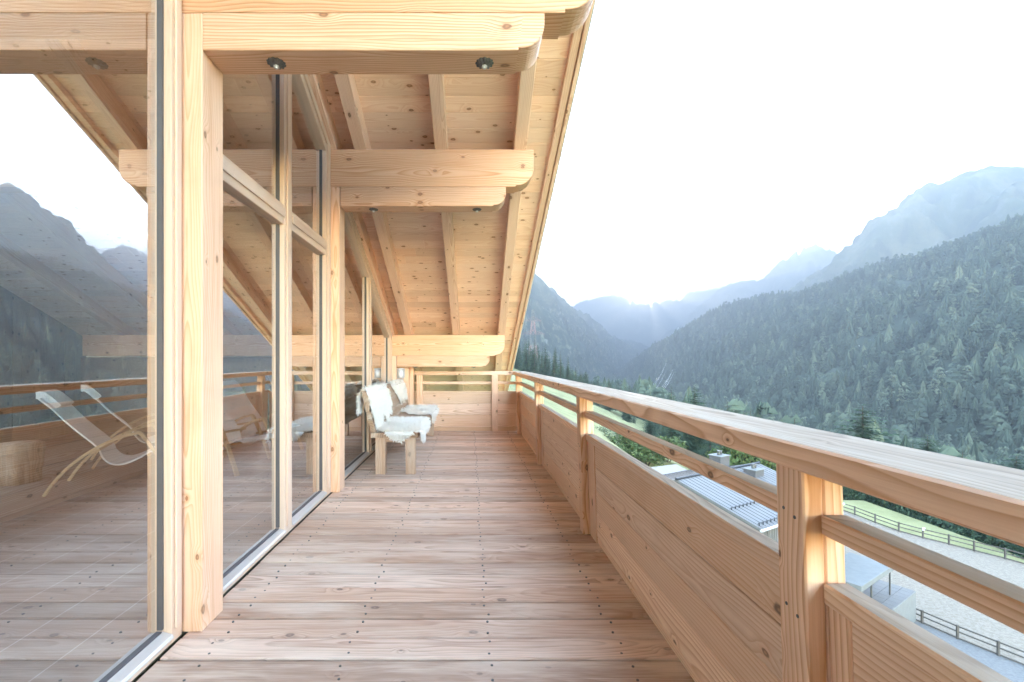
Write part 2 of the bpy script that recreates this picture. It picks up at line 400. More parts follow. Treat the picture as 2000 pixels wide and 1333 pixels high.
# roof above: sheathing and covering, ridge and far side
mb = MB()
RY = -3.2
for xa, xb, ya, yb in ((-8.3, -6.4, RY, 12.75), (-3.4, .899, RY, 12.75), (-6.4, -3.4, RY, -2.7), (-6.4, -3.4, 3.3, 12.75)):  # roof split around the added unseen opening that lights the room
    mb.box(xa, xb, ya, yb, .024, .20, 'x', .004, tf=lambda X, Y, Z: (X, Y, zsof(Y) + Z))
mb.box(-8.3, .905, -16, RY - .02, .0, .2, 'x', .01, tf=lambda X, Y, Z: (X, Y, zsof(2 * RY - Y) + Z))
cb(mb, 'roof', 'void')
mb = MB()   # verge board: two strips with a groove
drift = lambda y: -.004 * (y - 4.2)
for xa, xb, h0, h1 in ((.795, .858, -.058, .024), (.864, .898, -.075, .21)):
    for ya, yb in ((-3.1, 2.0), (2.002, 7.2), (7.202, 12.7)):
        mb.box(xa, xb, ya, yb, h0, h1, 'y', .004, tf=lambda X, Y, Z: (X + drift(Y), Y, zsof(Y) + Z))
cb(mb, 'verge_board', 'rafter')
mb = MB(); mb.box(.900, .912, -3.1, 12.7, -.06, .235, 'y', .002, tf=lambda X, Y, Z: (X + drift(Y), Y, zsof(Y) + Z))
cb(mb, 'roof_edge_trim', 'steel')
# rafters
for x0, k, y0, y1 in ((-1.385, 0, -3, 12.6), (-1.09, 0, -3, 12.6), (-.327, .013, -3, 12.6), (.42, .018, -3, 12.6), (-2.3, 0, -3, 8), (-3.2, 0, -3, 8), (-4.1, 0, -3, 8), (-5.0, 0, -3, 8), (-5.9, 0, -3, 8)):
    mb = MB(); w = .13 if x0 == -1.385 else .118
    mb.box(x0, x0 + w, y0, y1, 0, .196, 'y', .004, tf=lambda X, Y, Z: (X + k * (Y - 4.3), Y, zraf(Y) + Z))
    cb(mb, 'rafter', 'rafter')
# purlins and posts
def arcpts(x0, z0, x1, z1, n=10):  # convex curve from bottom (x0,z0) to side (x1,z1)
    return [(x0 + (x1 - x0) * math.sin(t), z1 - (z1 - z0) * math.cos(t)) for t in [math.pi / 2 * i / n for i in range(n + 1)]]
def purlin(y0, zb, zs, zt, xl, xlow, kx=1.):
    mb = MB(); h = zs - zb; e1 = .345 * kx; e2 = .606 * kx
    pr = [(xlow, zb), (.225 * kx, zb), (.225 * kx, zb + .012)] + arcpts(.24 * kx, zb + .012, e1, zb + h * .72)[0:] + [(e1, zs - .001), (xlow, zs - .001)]
    mb.prism(pr, y0, y0 + .18)
    H = zt - zs
    pr = [(xl, zs + .001), (.44 * kx, zs + .001), (.44 * kx, zs + .016)] + arcpts(.45 * kx, zs + .016, e2, zs + H * .5) + [(e2, zt), (xl, zt)]
    mb.prism(pr, y0 + .001, y0 + .179)
    o = cb(mb, 'purlin', 'beam')
    for bx in (-.925, .072):
        b = MB(); z = zb
        # scalloped rosette washer and nut
        n = 60; vs = []; prof = ((.006, -.016), (.018, -.015), (.030, -.008), (.040, -.004), (.042, .0))
        for r, dz in prof:
            for i in range(n):
                t = 2 * math.pi * i / n; rr = r * (1 + (.06 if r > .035 else 0) * math.cos(12 * t))
                vs.append((bx + rr * math.cos(t), y0 + .09 + rr * math.sin(t), z + dz - (.003 * math.cos(t * 12) if .02 < r < .041 else 0)))
        fs = [(k * n + (i + 1) % n, k * n + i, (k + 1) * n + i, (k + 1) * n + (i + 1) % n) for k in range(4) for i in range(n)]
        b.add(vs, fs, smooth=True); rs = b.build('washer', 'iron'); rs.parent = o
        b = MB(); b.cyl((bx, y0 + .09, z - .008), (bx, y0 + .09, z - .022), .014, .014, 6, True, 0, False); b.cyl((bx, y0 + .09, z - .022), (bx, y0 + .09, z - .028), .008, .007, 10)
        nt_ = b.build('nut', 'steel'); nt_.parent = o
    return o
purlin(2.09, 2.674, 2.847, 3.24, -6.5, -1.226)
purlin(4.30, 2.706, 2.889, 3.243, -6.5, -1.221)
purlin(7.64, 1.141, 1.322, 1.672, -6.5, -1.221, .97)
mb = MB(); mb.box(-6.5, .9, 2.095, 2.265, 3.243, 3.62, 'x'); mb.box(-1.5, -1.3, 2.1, 2.26, 3.622, 4.26, 'z')
cb(mb, 'upper_beam', 'beam')
for y0, y1, zt in ((2.09, 2.27, 2.846), (4.30, 4.48, 2.888), (7.64, 7.80, 1.321), (-1.6, -1.42, 3.2)):
    mb = MB(); mb.box(-1.44, -1.228, y0, y1, 0.001, zt, 'z', .004); cb(mb, 'post', 'post')
mb = MB(); mb.box(-1.44, -1.045, 7.81, 8.03, .001, 1.30, 'z', .004); mb.box(-1.043, -.972, 7.90, 8.03, .001, 1.18, 'z', .004)
cb(mb, 'corner_post', 'post')
# ---- windows: frame (sill, jambs, mullions, transom, sloping head) with panes
def window(y0, y1, jl, jr, mull, transom, slope, ztop):
    """y0,y1 opening; jl,jr jamb widths; mull list of (ya,yb); transom (za,zb) or None"""
    mb = MB(); X0, X1 = WX - .075, WX
    zt = (lambda y: min(ztop, zraf(y) - .005)) if slope else (lambda y: ztop)
    def vert(ya, yb, bead=True):
        vs_t = lambda X, Y, Z: (X, Y, Z if Z < .5 else zt(Y))
        mb.box(X0, X1, ya, yb, .001, 1.0, 'z', .003, tf=vs_t)
        mb.box(X1 + .0005, X1 + .012, ya + .25 * (yb - ya), ya + .72 * (yb - ya), .06, 1.0, 'z', .003, tf=vs_t)
    vert(y0, y0 + jl); vert(y1 - jr, y1)
    for a, b in mull: vert(a, b)
    edges = [y0 + jl] + [v for m_ in mull for v in m_] + [y1 - jr]; spans = list(zip(edges[0::2], edges[1::2]))
    for a, b in spans:
        mb.box(X0, X1 - .001, a + .001, b - .001, .001, .036, 'y', .003)
        if transom: mb.box(X0, X1 - .003, a + .001, b - .001, transom[0], transom[1], 'y', .003); mb.box(X1 - .002, X1 + .008, a + .001, b - .001, transom[0] + .05, transom[1] - .03, 'y', .003)
    if slope:
        mb.box(X0 + .002, X1 + .003, y0 + jl, y1 - jr, -.15, -.004, 'y', .003, tf=lambda X, Y, Z: (X, Y, zraf(Y) + Z))
        mb.box(X1 + .004, X1 + .02, y0 + jl, y1 - jr, -.09, -.03, 'y', .003, tf=lambda X, Y, Z: (X, Y, zraf(Y) + Z))
    else: mb.box(X0, X1 - .002, y0 + jl, y1 - jr, ztop - .1, ztop, 'y', .003)
    o = cb(mb, 'window_frame', 'frame')
    sl = MB()
    for a, b in spans:
        sl.box(GX + .006, WX + .010, a + .001, b - .001, .037, .050, 'y', .003, tf=lambda X, Y, Z: (X, Y, Z + (WX - X) * .28))
        sl.box(WX - .004, WX + .013, a + .001, b - .001, .030, .040, 'y', .002)
    s_ = sl.build('sill', 'alu'); s_.parent = o
    gk = MB()
    for a, b in spans:
        zz = .068
        gk.box(GX - .012, GX + .012, a, a + .012, zz, 1., 'z', .001, tf=lambda X, Y, Z: (X, Y, Z if Z < .5 else zt(Y) - .14))
        gk.box(GX - .012, GX + .012, b - .012, b, zz, 1., 'z', .001, tf=lambda X, Y, Z: (X, Y, Z if Z < .5 else zt(Y) - .14))
        gk.box(GX - .012, GX + .012, a + .013, b - .013, .055, .066, 'y', .001)
    g_ = gk.build('gasket', 'gasket'); g_.parent = o
    for a, b in spans:
        for za, zb in ([(.05, transom[0]), (transom[1], None)] if transom else [(.05, None)]):
            p = MB()
            def tf(X, Y, Z): return (X, Y, za if Z < .5 else (zb if zb is not None else zt(Y) - .02))
            # tiny real-world tilt of each pane
            p.box(GX - .008, GX, a - .004, b + .004, 0, 1, 'y', .0005, tf=tf)
            q = p.build('pane', 'glass'); q.parent = o
    return o
window(-1.42, 2.075, .05, .075, [], None, True, 9)
window(2.272, 4.298, .03, .145, [(3.22, 3.36)], (2.21, 2.35), True, 9)
window(4.482, 7.76, .03, .30, [(5.93, 6.12)], None, True, 9)
mb = MB()  # gable glazing above the near window and house walls
mb.box(-1.44, -1.36, -8, -1.62, 0, 5, 'y', .004)
cb(mb, 'gable_wall', 'inside')
mb = MB()
for k in range(26): mb.box(-6.9, -6.85, -3.3 + .44 * k, -2.864 + .44 * k, -.2, .8 if k < 18 else 3., 'z', .005)  # side and end walls cut low: added unseen openings let daylight onto the chairs
mb.box(-6.84, -1.46, 8.0, 8.1, -.2, 1.3, 'x', .004); mb.box(-6.84, -1.46, -3.4, -3.3, -.2, .5, 'x', .004)
cb(mb, 'inside_wall', 'inside')
mb = MB(); mb.box(-6.84, -1.46, -3.3, 8.0, -.15, -.01, 'x', .002); cb(mb, 'inside_floor', 'tile')
# outer body of the chalet under the deck
mb = MB(); mb.box(-6.9, -1.42, -8, 8.1, -7, -.2, 'x', .01); cb(mb, 'lower_storey', 'siding')

# steel canister on the corner post
cl = link('wall_canister', None, loc=(-1.165, 7.77 - .05, .95)); tag(cl, 'small brushed steel cylinder with lid fixed to the post behind the bench', 'wall lamp')
b = MB(); b.lathe([(0, 0), (.060, 0), (.064, .004), (.064, .135), (.06, .138)], (0, 0, 0), 28); b.build('canister_body', 'steel', cl)
b = MB(); b.lathe([(.058, .139), (.068, .140), (.070, .145), (.070, .158), (.066, .164), (0, .172)], (0, 0, 0), 28); b.build('lid', 'steel', cl)
b = MB(); b.cyl((0, .06, .07), (0, .085, .07), .02, .02, 10); b.build('bracket', 'iron', cl)

# ------------------------------------------------------------------ balcony railings
def lean(X, Y, Z): return (X + .03 * (.5 - Z), Y, Z)
rl = link('balcony_railing', None, loc=(.85, 3, 0)); tag(rl, 'long larch railing with wide weathered, glare-greyed handrail running beside the deck', 'railing')
def rb(mb_, name, mats, root): 
    o = mb_.build(name, mats, root); o.location = tuple(-v for v in root.location); return o
mb = MB()
mb.box(.78, 1.005, -4.1, 3.299, .99, 1.055, 'y', .006, tf=lean, top=1); mb.box(.782, 1.003, 3.301, 8.10, .99, 1.054, 'y', .006, tf=lean, top=1)
rb(mb, 'handrail', ['rail', 'grey'], rl)
posts = [(-3.4, .11), (-1.15, .11), (1.074, .06), (3.258, .16), (5.44, .14), (7.70, .12)]
for yn, w2 in posts:
    mb = MB(); mb.box(.80, .8475, yn, yn + .096, .001, .989, 'z', .004, tf=lean)
    mb.box(.8485, .897, yn, yn + .097, .001, .989, 'z', .004, tf=lean); mb.box(.850, .880, yn - w2, yn - .001, .001, .675, 'z', .003, tf=lean)
    for z_ in (.30, .36, .62, .86):
        for dx in (.03, .068):
            p0 = lean(.80, yn + dx, z_ + dx * .3); mb.cyl((p0[0] - .001, p0[1], p0[2]), (p0[0] + .002, p0[1], p0[2]), .0045, .0045, 8, True, 1)
    rb(mb, 'post', ['rail', 'gasket'], rl)
edges = []
for i in range(len(posts) - 1): edges.append((posts[i][0] + .098, posts[i + 1][0] - .001))
edges.append((7.70 + .097, 8.06))
for a, b in edges:
    mb = MB(); mb.box(.838, .90, a, b, .839, .886, 'y', .004, tf=lean, top=1); rb(mb, 'middle_rail', ['rail', 'grey'], rl)
    mb = MB(); mb.box(.838, .898, a, b, .676, .726, 'y', .005, tf=lean, top=1)
    hs = [.001, .045, .205, .36, .52, .675]
    for z0, z1 in zip(hs[:-1], hs[1:]): mb.box(.857, .884, a, b - .0, z0 + .001, z1 - .001, 'y', .0035, tf=lean)
    for z0, z1 in zip(hs[1:-1], hs[2:]):
        for yy in (a + .03, b - .03):
            for q in (.25, .75):
                z_ = z0 + (z1 - z0) * q; p0 = lean(.8575, yy, z_); mb.cyl((p0[0] - .0012, p0[1], p0[2]), (p0[0] + .002, p0[1], p0[2]), .0042, .0042, 8, True, 2)
    rb(mb, 'panel', ['panel', 'grey', 'gasket'], rl)
er = link('balcony_railing', None, loc=(-.1, 8.1, 0)); tag(er, 'short larch railing closing the far end of the deck behind the bench', 'railing')
mb = MB(); mb.box(-.975, .779, 8.02, 8.14, .99, 1.056, 'x', .005, top=1); rb(mb, 'handrail', ['rail', 'grey'], er)
for x0 in (-.93, .39):
    mb = MB(); mb.box(x0, x0 + .108, 7.985, 8.055, 0.001, .989, 'z', .004); rb(mb, 'post', 'rail', er)
mb = MB(); mb.box(-.975, .84, 8.057, 8.10, .822, .872, 'x', .004); rb(mb, 'middle_rail', ['rail'], er)
mb = MB(); mb.box(-.975, .84, 8.056, 8.11, .66, .703, 'x', .004)
for z0, z1 in ((-.1, .07), (.07, .285), (.285, .475), (.475, .66)): mb.box(-.975, .84, 8.064, 8.09, z0 + .001, z1 - .001, 'x', .0035)
rb(mb, 'panel', ['panel'], er)

# ------------------------------------------------------------------ bench
def rough(mb_, x0, x1, y0, y1, z0, z1, grain, amp=.008, seg=.05, tf=None, fr=9., mi=0):
    n = [max(1, int((b - a) / seg)) for a, b in ((x0, x1), (y0, y1), (z0, z1))]
    off = Vector([random.uniform(0, 50) for _ in range(3)]); rnd = (random.random(), random.random(), random.random())
    cx, cy, cz = (x0 + x1) / 2, (y0 + y1) / 2, (z0 + z1) / 2; L = (x0, y0, z0); H_ = (x1, y1, z1)
    perm = {'x': (0, 1, 2), 'y': (1, 0, 2), 'z': (2, 0, 1)}[grain]
    for ax in range(3):
        o = [k for k in range(3) if k != ax]
        for sg in (0, 1):
            vs = []; ws = []; na, nb = n[o[0]], n[o[1]]
            for i in range(na + 1):
                for j in range(nb + 1):
                    q = [0, 0, 0]; q[ax] = H_[ax] if sg else L[ax]
                    q[o[0]] = L[o[0]] + (H_[o[0]] - L[o[0]]) * i / na; q[o[1]] = L[o[1]] + (H_[o[1]] - L[o[1]]) * j / nb
                    v = Vector(q); d = mn.noise_vector(v * fr + off) * amp + mn.noise_vector(v * fr * 3.1 + off) * amp * .4
                    l = (q[0] - cx, q[1] - cy, q[2] - cz); ws.append((q[perm[0]], l[perm[1]], l[perm[2]]))
                    v = v + d; vs.append(tf(*v) if tf else v)
            fs = []
            for i in range(na):
                for j in range(nb):
                    f = (i * (nb + 1) + j, (i + 1) * (nb + 1) + j, (i + 1) * (nb + 1) + j + 1, i * (nb + 1) + j + 1)
                    fs.append(f if (sg == 1) == (ax != 1) else f[::-1])
            mb_.add(vs, fs, ws, rnd, mi)
bn = link('bench', None, loc=(-.82, 6.3, 0)); tag(bn, 'rustic wooden bench with a tall plank backrest against the glass wall', 'bench')
for x0, y0 in ((-1.03, 4.98), (-.70, 4.98), (-1.03, 7.5), (-.70, 7.5)):
    mb = MB(); rough(mb, x0, x0 + .107, y0, y0 + .09, .0, .404, 'z', .0035, .04); rb(mb, 'leg', 'bench', bn)
for y0 in (5.0, 7.52):
    mb = MB(); rough(mb, -.922, -.702, y0, y0 + .05, .35, .405, 'x', .003); rb(mb, 'stretcher', 'bench', bn)
mb = MB(); rough(mb, -1.07, -.80, 4.95, 7.72, .406, .458, 'y', .006, .045); rough(mb, -.797, -.565, 4.95, 7.72, .406, .46, 'y', .006, .045)
rb(mb, 'seat', ['bark'], bn)
mb = MB()
def btf(X, Y, Z): return (X - (Z - .46) * .215, Y, Z)
rough(mb, -1.075, -1.03, 4.95, 7.74, .462, .60, 'y', .012, .035, btf); rough(mb, -1.08, -1.035, 4.96, 7.72, .603, .69, 'y', .009, .035, btf)
rough(mb, -1.082, -1.03, 4.95, 7.74, .694, .91, 'y', .014, .035, btf)
rb(mb, 'backrest', ['bark'], bn)
# sheepskins
def inside(p, poly):
    r = False; j = len(poly) - 1
    for i in range(len(poly)):
        a, b = poly[i], poly[j]
        if (a[1] > p[1]) != (b[1] > p[1]) and p[0] < (b[0] - a[0]) * (p[1] - a[1]) / (b[1] - a[1]) + a[0]: r = not r
        j = i
    return r
def skin(label, poly, surf, flow, nh=5200, g='sheepskins on the bench'):
    us = [p[0] for p in poly]; vs_ = [p[1] for p in poly]; u0, u1, v0, v1 = min(us), max(us), min(vs_), max(vs_)
    st = .018; nu = int((u1 - u0) / st) + 2; nv = int((v1 - v0) / st) + 2; mb = MB(); off = Vector((random.uniform(0, 9), 3, 5))
    def pos(u, v, h=0.):
        p, n_ = surf(u, v); p = Vector(p); n_ = Vector(n_)
        return p + n_ * (.014 + h + .007 * mn.noise(Vector((u * 7, v * 7, 0)) + off)), n_
    idx = {}; V = []; F = []
    def vi(i, j):
        if (i, j) not in idx: idx[(i, j)] = len(V); V.append(pos(u0 + i * st, v0 + j * st)[0])
        return idx[(i, j)]
    for i in range(nu):
        for j in range(nv):
            if inside((u0 + (i + .5) * st, v0 + (j + .5) * st), poly): F.append((vi(i, j), vi(i + 1, j), vi(i + 1, j + 1), vi(i, j + 1)))
    mb.add(V, F, rnd=(.3, .5, .5), smooth=True)
    cnt = 0
    while cnt < nh:
        u = random.uniform(u0, u1); v = random.uniform(v0, v1)
        if not inside((u, v), poly): continue
        cnt += 1; p, n_ = pos(u, v); f = Vector(flow(u, v, n_)); L = random.uniform(.025, .06)
        d = (n_ * .45 + f * .75 + Vector([random.gauss(0, .35) for _ in range(3)])).normalized()
        s_ = d.cross(n_).normalized() * random.uniform(.002, .0035); t = p + d * L
        mb.add([p - s_, p + s_, p + d * L * .6 + s_ * .7 + n_ * .004, t, p + d * L * .6 - s_ * .7 + n_ * .004], [(0, 1, 2, 3, 4)], rnd=(random.random() ** 2, 0, 0))
    return tag(mb.build('sheepskin', 'fur'), label, 'sheepskin', g)
def back_surf(y, d):   # d>0 down the front, d<0 down the back
    k = Vector((.21, 0, -.978)).normalized()
    if d > .03: return (Vector((-1.127, y, .905)) + k * d, (.978, 0, .21))
    if d > -.03:
        t = (d + .03) / .06; return (Vector((-1.172 + .045 * t, y, .918 - .004 * abs(t - .5))), (0, 0, 1))
    return (Vector((-1.18, y, .90)) + Vector((-.05, 0, -1)) * (-d - .03), (-1, 0, .05))
fl_b = lambda u, v, n_: (0.1, 0, -1) if v > 0 else (-.2, 0, -1)
skin('white sheepskin draped over the near end of the bench backrest',
     [(4.94, -.26), (5.12, -.24), (5.2, -.12), (6.0, -.10), (6.14, 0), (6.12, .22), (6.0, .36), (5.88, .27), (5.72, .42), (5.5, .27), (5.34, .40), (5.27, .36), (5.14, .47), (5.03, .44), (4.95, .1)], back_surf, fl_b, 10000)
skin('white sheepskin draped over the far end of the bench backrest by the steel cylinder',
     [(6.42, -.12), (7.6, -.12), (7.7, 0), (7.68, .22), (7.56, .30), (7.4, .23), (7.2, .33), (7.08, .24), (6.95, .32), (6.72, .14), (6.45, .03)], back_surf, fl_b, 3500)
def seat_surf(x, y):
    ex = -.553; ey = 4.935; z = .463; nx = ny = 0; nz = 1; X, Y = x, y
    if x > ex: z -= (x - ex) * .97; X = ex + (x - ex) * .12; nx = 1; nz = .15
    if y < ey: z -= (ey - y) * .97; Y = ey - (ey - y) * .1; ny = -1; nz = .15
    n_ = Vector((nx, ny, nz)).normalized(); return ((X, Y, z), n_)
def fl_s(u, v, n_):
    c0 = Vector((u + .8, (v - 5.5) * .4, 0)) if v < 6.2 else Vector((u + .8, (v - 7.1) * .4, 0))
    return (c0.normalized() * .8 + Vector((0, 0, -.55 if n_.z < .8 else -.05)))
skin('white sheepskin spread on the near end of the bench seat, hanging over its edge',
     [(-1.04, 5.05), (-.98, 5.0), (-.90, 4.92), (-.86, 4.87), (-.74, 4.83), (-.68, 4.88), (-.60, 4.93), (-.555, 4.95), (-.46, 4.95), (-.44, 5.05), (-.50, 5.2), (-.49, 5.5), (-.5, 5.8), (-.56, 6.02), (-.9, 6.0), (-1.03, 6.05), (-1.05, 5.7), (-.96, 5.55), (-1.06, 5.4), (-1.0, 5.25)], seat_surf, fl_s, 10000)
skin('white sheepskin spread on the far end of the bench seat, near the end railing',
     [(-.86, 6.5), (-.7, 6.45), (-.56, 6.5), (-.44, 6.45), (-.46, 6.7), (-.5, 6.9), (-.5, 7.5), (-.56, 7.68), (-.85, 7.7), (-1.04, 7.66), (-1.0, 7.2), (-1.05, 6.95), (-1.0, 6.7), (-.94, 6.8)], seat_surf, fl_s, 3500)

# ------------------------------------------------------------------ lounge chairs inside, seen through the glass
def sweep(mb_, pts, w, t, side, mi=0):
    side = Vector(side); rings = []
    for i, p in enumerate(pts):
        a = Vector(pts[max(0, i - 1)]); b = Vector(pts[min(len(pts) - 1, i + 1)]); d = (b - a).normalized(); n_ = side.cross(d).normalized()
        rings.append([Vector(p) + side * sx * w / 2 + n_ * sn * t / 2 for sx, sn in ((-1, -1), (1, -1), (1, 1), (-1, 1))])
    V = [v for r in rings for v in r]; F = [(4 * k + i, 4 * k + (i + 1) % 4, 4 * k + 4 + (i + 1) % 4, 4 * k + 4 + i) for k in range(len(pts) - 1) for i in range(4)]
    F += [(3, 2, 1, 0), tuple(4 * (len(pts) - 1) + i for i in range(4))]; mb_.add(V, F, smooth=False, mi=mi)
def cr(pts, n=6):
    P = [Vector(p) for p in pts]; P = [2 * P[0] - P[1]] + P + [2 * P[-1] - P[-2]]; o = []
    for i in range(1, len(P) - 2):
        for k in range(n):
            t = k / n; a, b, c_, d = P[i - 1:i + 3]
            o.append(.5 * ((2 * b) + (c_ - a) * t + (2 * a - 5 * b + 4 * c_ - d) * t * t + (3 * b - a - 3 * c_ + d) * t ** 3))
    o.append(P[-2]); return o
def lounge(label, loc, rz):
    r = link('lounge_chair', None, loc=(loc[0], loc[1], -.01)); r.rotation_euler = (0, 0, rz); tag(r, label, 'lounge chair', 'white lounge chairs behind the glass')
    b = MB(); prof = cr([(-.06, 0, .90), (.039, 0, .80), (.172, 0, .635), (.367, 0, .426), (.42, 0, .31), (.49, 0, .246), (.584, 0, .236), (.70, 0, .28), (.80, 0, .336), (.95, 0, .385), (1.05, 0, .36)])
    sweep(b, [p + Vector((0, .29, 0)) for p in prof], .46, .014, (0, 1, 0)); b.build('seat_shell', 'white_shell', r)
    b = MB()
    sweep(b, [p + Vector((0, .29, 0)) for p in cr([(-.1, 0, .93), (-.05, 0, .925), (.03, 0, .845), (.06, 0, .81)], 5)], .34, .07, (0, 1, 0)); b.build('head_cushion', 'white_shell', r)
    for s in (0, .60):
        b = MB(); sweep(b, [p + Vector((0, s, 0)) for p in cr([(0, 0, .01), (.08, 0, .14), (.2, 0, .28), (.387, 0, .425), (.58, 0, .515), (.717, 0, .543)])], .045, .024, (0, 1, 0)); b.build('rear_leg', 'birch', r)
        b = MB(); sweep(b, [p + Vector((0, s, 0)) for p in cr([(.70, 0, .55), (.74, 0, .53), (.822, 0, .40), (.93, 0, .2), (1.02, 0, .01)])], .045, .026, (0, 1, 0)); b.build('front_leg', 'birch', r)
    b = MB(); b.cyl((.40, 0, .40), (.40, .6, .40), .014); b.cyl((.80, 0, .32), (.80, .6, .32), .014); b.build('crossbar', 'birch', r)
lounge('white reclining lounge chair on bentwood legs, nearest behind the large pane', (-3.913, 4.186), math.atan2(.42, .91))
lounge('white lounge chair partly hidden behind the nearest one, leaning further back', (-4.35, 5.25), math.atan2(.42, .91) + R(16))
lounge('white lounge chair seen behind the pane between the posts, front of the pair', (-3.43, 5.34), R(-25))
lounge('white lounge chair seen behind the pane between the posts, rear of the pair', (-3.5, 6.15), R(-20))
b = MB(); pr = [(.0, .0), (.19, 0), (.185, .12), (.2, .3), (.195, .4), (.0, .41)]; n = 22; vs = []
for rr, z in pr:
    for i in range(n):
        t = 2 * math.pi * i / n; q = rr * (1 + .13 * mn.noise(Vector((math.cos(t) * 2, math.sin(t) * 2, z))) + .05 * math.sin(5 * t)); vs.append((q * math.cos(t), q * math.sin(t), z))
b.add(vs, [(k * n + i, k * n + (i + 1) % n, (k + 1) * n + (i + 1) % n, (k + 1) * n + i) for k in range(5) for i in range(n)], [(z, x, y_) for x, y_, z in vs], None, 0, True)
tag(b.build('stump_stool', 'bark', None, (-4.68, 4.72, -.01)), 'brown tree stump stool standing behind the glass left of the lounge chairs', 'stool')

# ------------------------------------------------------------------ terrain
def P(px, py, Y): return Vector(((px - 917) * Y / 889., Y, CAMZ + (704 - py) * Y / 889.))
def sst(a, b, x): t = np.clip((x - a) / (b - a), 0, 1); return t * t * (3 - 2 * t)
FLOOR = -84.
def H(x, y):
    x = np.asarray(x, dtype=float); y = np.asarray(y, dtype=float)
    z = -3.6 - .4 * x + .04 * (np.clip(y, -200, 350) - 50)
    z = z + 60 * sst(0, -500, x) * 0
    z = np.where(x < -60, z - (x + 60) * -.0, z)
    z = z - 75 * sst(380, 1000, y) * sst(-400, 50, x)
    d = np.maximum(np.maximum(np.abs(x - 45) - 14.5, np.abs(y - 43) - 26), 0)
    w = 1 - sst(0, 9, d); z = z * (1 - w) + (-20.02) * w
    k = 6.; z = np.where(z - FLOOR > 60, z, FLOOR + k * np.log1p(np.exp(np.clip((z - FLOOR) / k, -30, 30))))
    return z
xs = np.concatenate([np.linspace(-900, -60, 30), np.linspace(-55, 130, 112), np.linspace(136, 500, 60), np.linspace(520, 5000, 30)])
ys = np.concatenate([np.linspace(-900, -60, 20), np.linspace(-50, 130, 90), np.linspace(134, 600, 70), np.linspace(620, 3000, 60), np.linspace(3100, 9400, 20)])
XX, YY = np.meshgrid(xs, ys, indexing='ij'); ZZ = H(XX, YY)
nzs = np.array([[mn.fractal(Vector((a * .02, b * .02, 0)), 1., 2., 4) for b in ys] for a in xs])
flat = 1 - sst(0, 9, np.maximum(np.maximum(np.abs(XX - 45) - 13, np.abs(YY - 43) - 24), 0))
ZZ = ZZ + nzs * (1 - flat) * np.where(YY < 120, .35, np.clip((YY - 120) / 200, 0, 1) * 5 + .35)
ny = len(ys); I, J = np.meshgrid(np.arange(len(xs) - 1), np.arange(ny - 1), indexing='ij'); a0 = (I * ny + J).ravel()
F = np.stack([a0, a0 + ny, a0 + ny + 1, a0 + 1], 1)
tag(npmesh('ground', np.stack([XX.ravel(), YY.ravel(), ZZ.ravel()], 1), F, ['grass'], smooth=True), kind='structure')
def gz(x, y):
    i = int(np.clip(np.searchsorted(xs, x) - 1, 0, len(xs) - 2)); j = int(np.clip(np.searchsorted(ys, y) - 1, 0, ny - 2))
    u = (x - xs[i]) / (xs[i + 1] - xs[i]); v = (y - ys[j]) / (ys[j + 1] - ys[j])
    return float((ZZ[i, j] * (1 - u) + ZZ[i + 1, j] * u) * (1 - v) + (ZZ[i, j + 1] * (1 - u) + ZZ[i + 1, j + 1] * u) * v)

def resample(pts, n):
    P_ = np.array([tuple(p) for p in pts]); d = np.concatenate([[0], np.cumsum(np.linalg.norm(np.diff(P_, axis=0), axis=1))])
    t = np.linspace(0, d[-1], n); return np.stack([np.interp(t, d, P_[:, k]) for k in range(3)], 1)
def loft(name, crest, foot, mt, n=150, m=56, amp=30., fr=.004, crest_amp=.15, bow=0., back=.8, bl=500., seed=0., jag=0.):
    C_ = resample(crest, n); F_ = resample(foot, n); rows = []
    mb_ = int(m * .35)
    for j in range(m + mb_ + 1):
        t = j / m
        if t <= 1:
            p = F_ * (1 - t) + C_ * t; p[:, 2] += bow * math.sin(math.pi * t)
        else:
            q = (t - 1) / (mb_ / m); nrm = (C_ - F_); nrm[:, 2] = 0; nrm /= np.linalg.norm(nrm, axis=1)[:, None]
            p = C_ + nrm * bl * q; p[:, 2] = C_[:, 2] * (1 - q * back) + FLOOR * q * back
        rows.append(p)
    G = np.array(rows)
    for j in range(G.shape[0]):
        t = j / m; w = crest_amp + (1 - crest_amp) * min(1., abs(1 - t) * 4.5) 
        w *= min(1., t * 6 + .05)
        for i in range(n):
            v = Vector(G[j, i]) * fr + Vector((seed, seed * 2, 0)); v.z *= .5
            rg = 1 - abs(mn.fractal(v, .9, 2.1, 6)) * 2.; G[j, i, 2] += amp * w * (rg - .6)
            if jag and t > .7: G[j, i, 2] += jag * mn.fractal(Vector((i * .35, seed, t)), .8, 2., 4) * (1 - abs(1 - t) * 3)
    V = G.reshape(-1, 3); V[:, 2] = np.maximum(V[:, 2], FLOOR - 2); k = G.shape[0]
    A, B = np.meshgrid(np.arange(k - 1), np.arange(n - 1), indexing='ij'); a0 = (A * n + B).ravel()
    F = np.stack([a0, a0 + 1, a0 + n + 1, a0 + n], 1)
    o = tag(npmesh(name, V, F, [mt], smooth=True), kind='structure'); return G, o
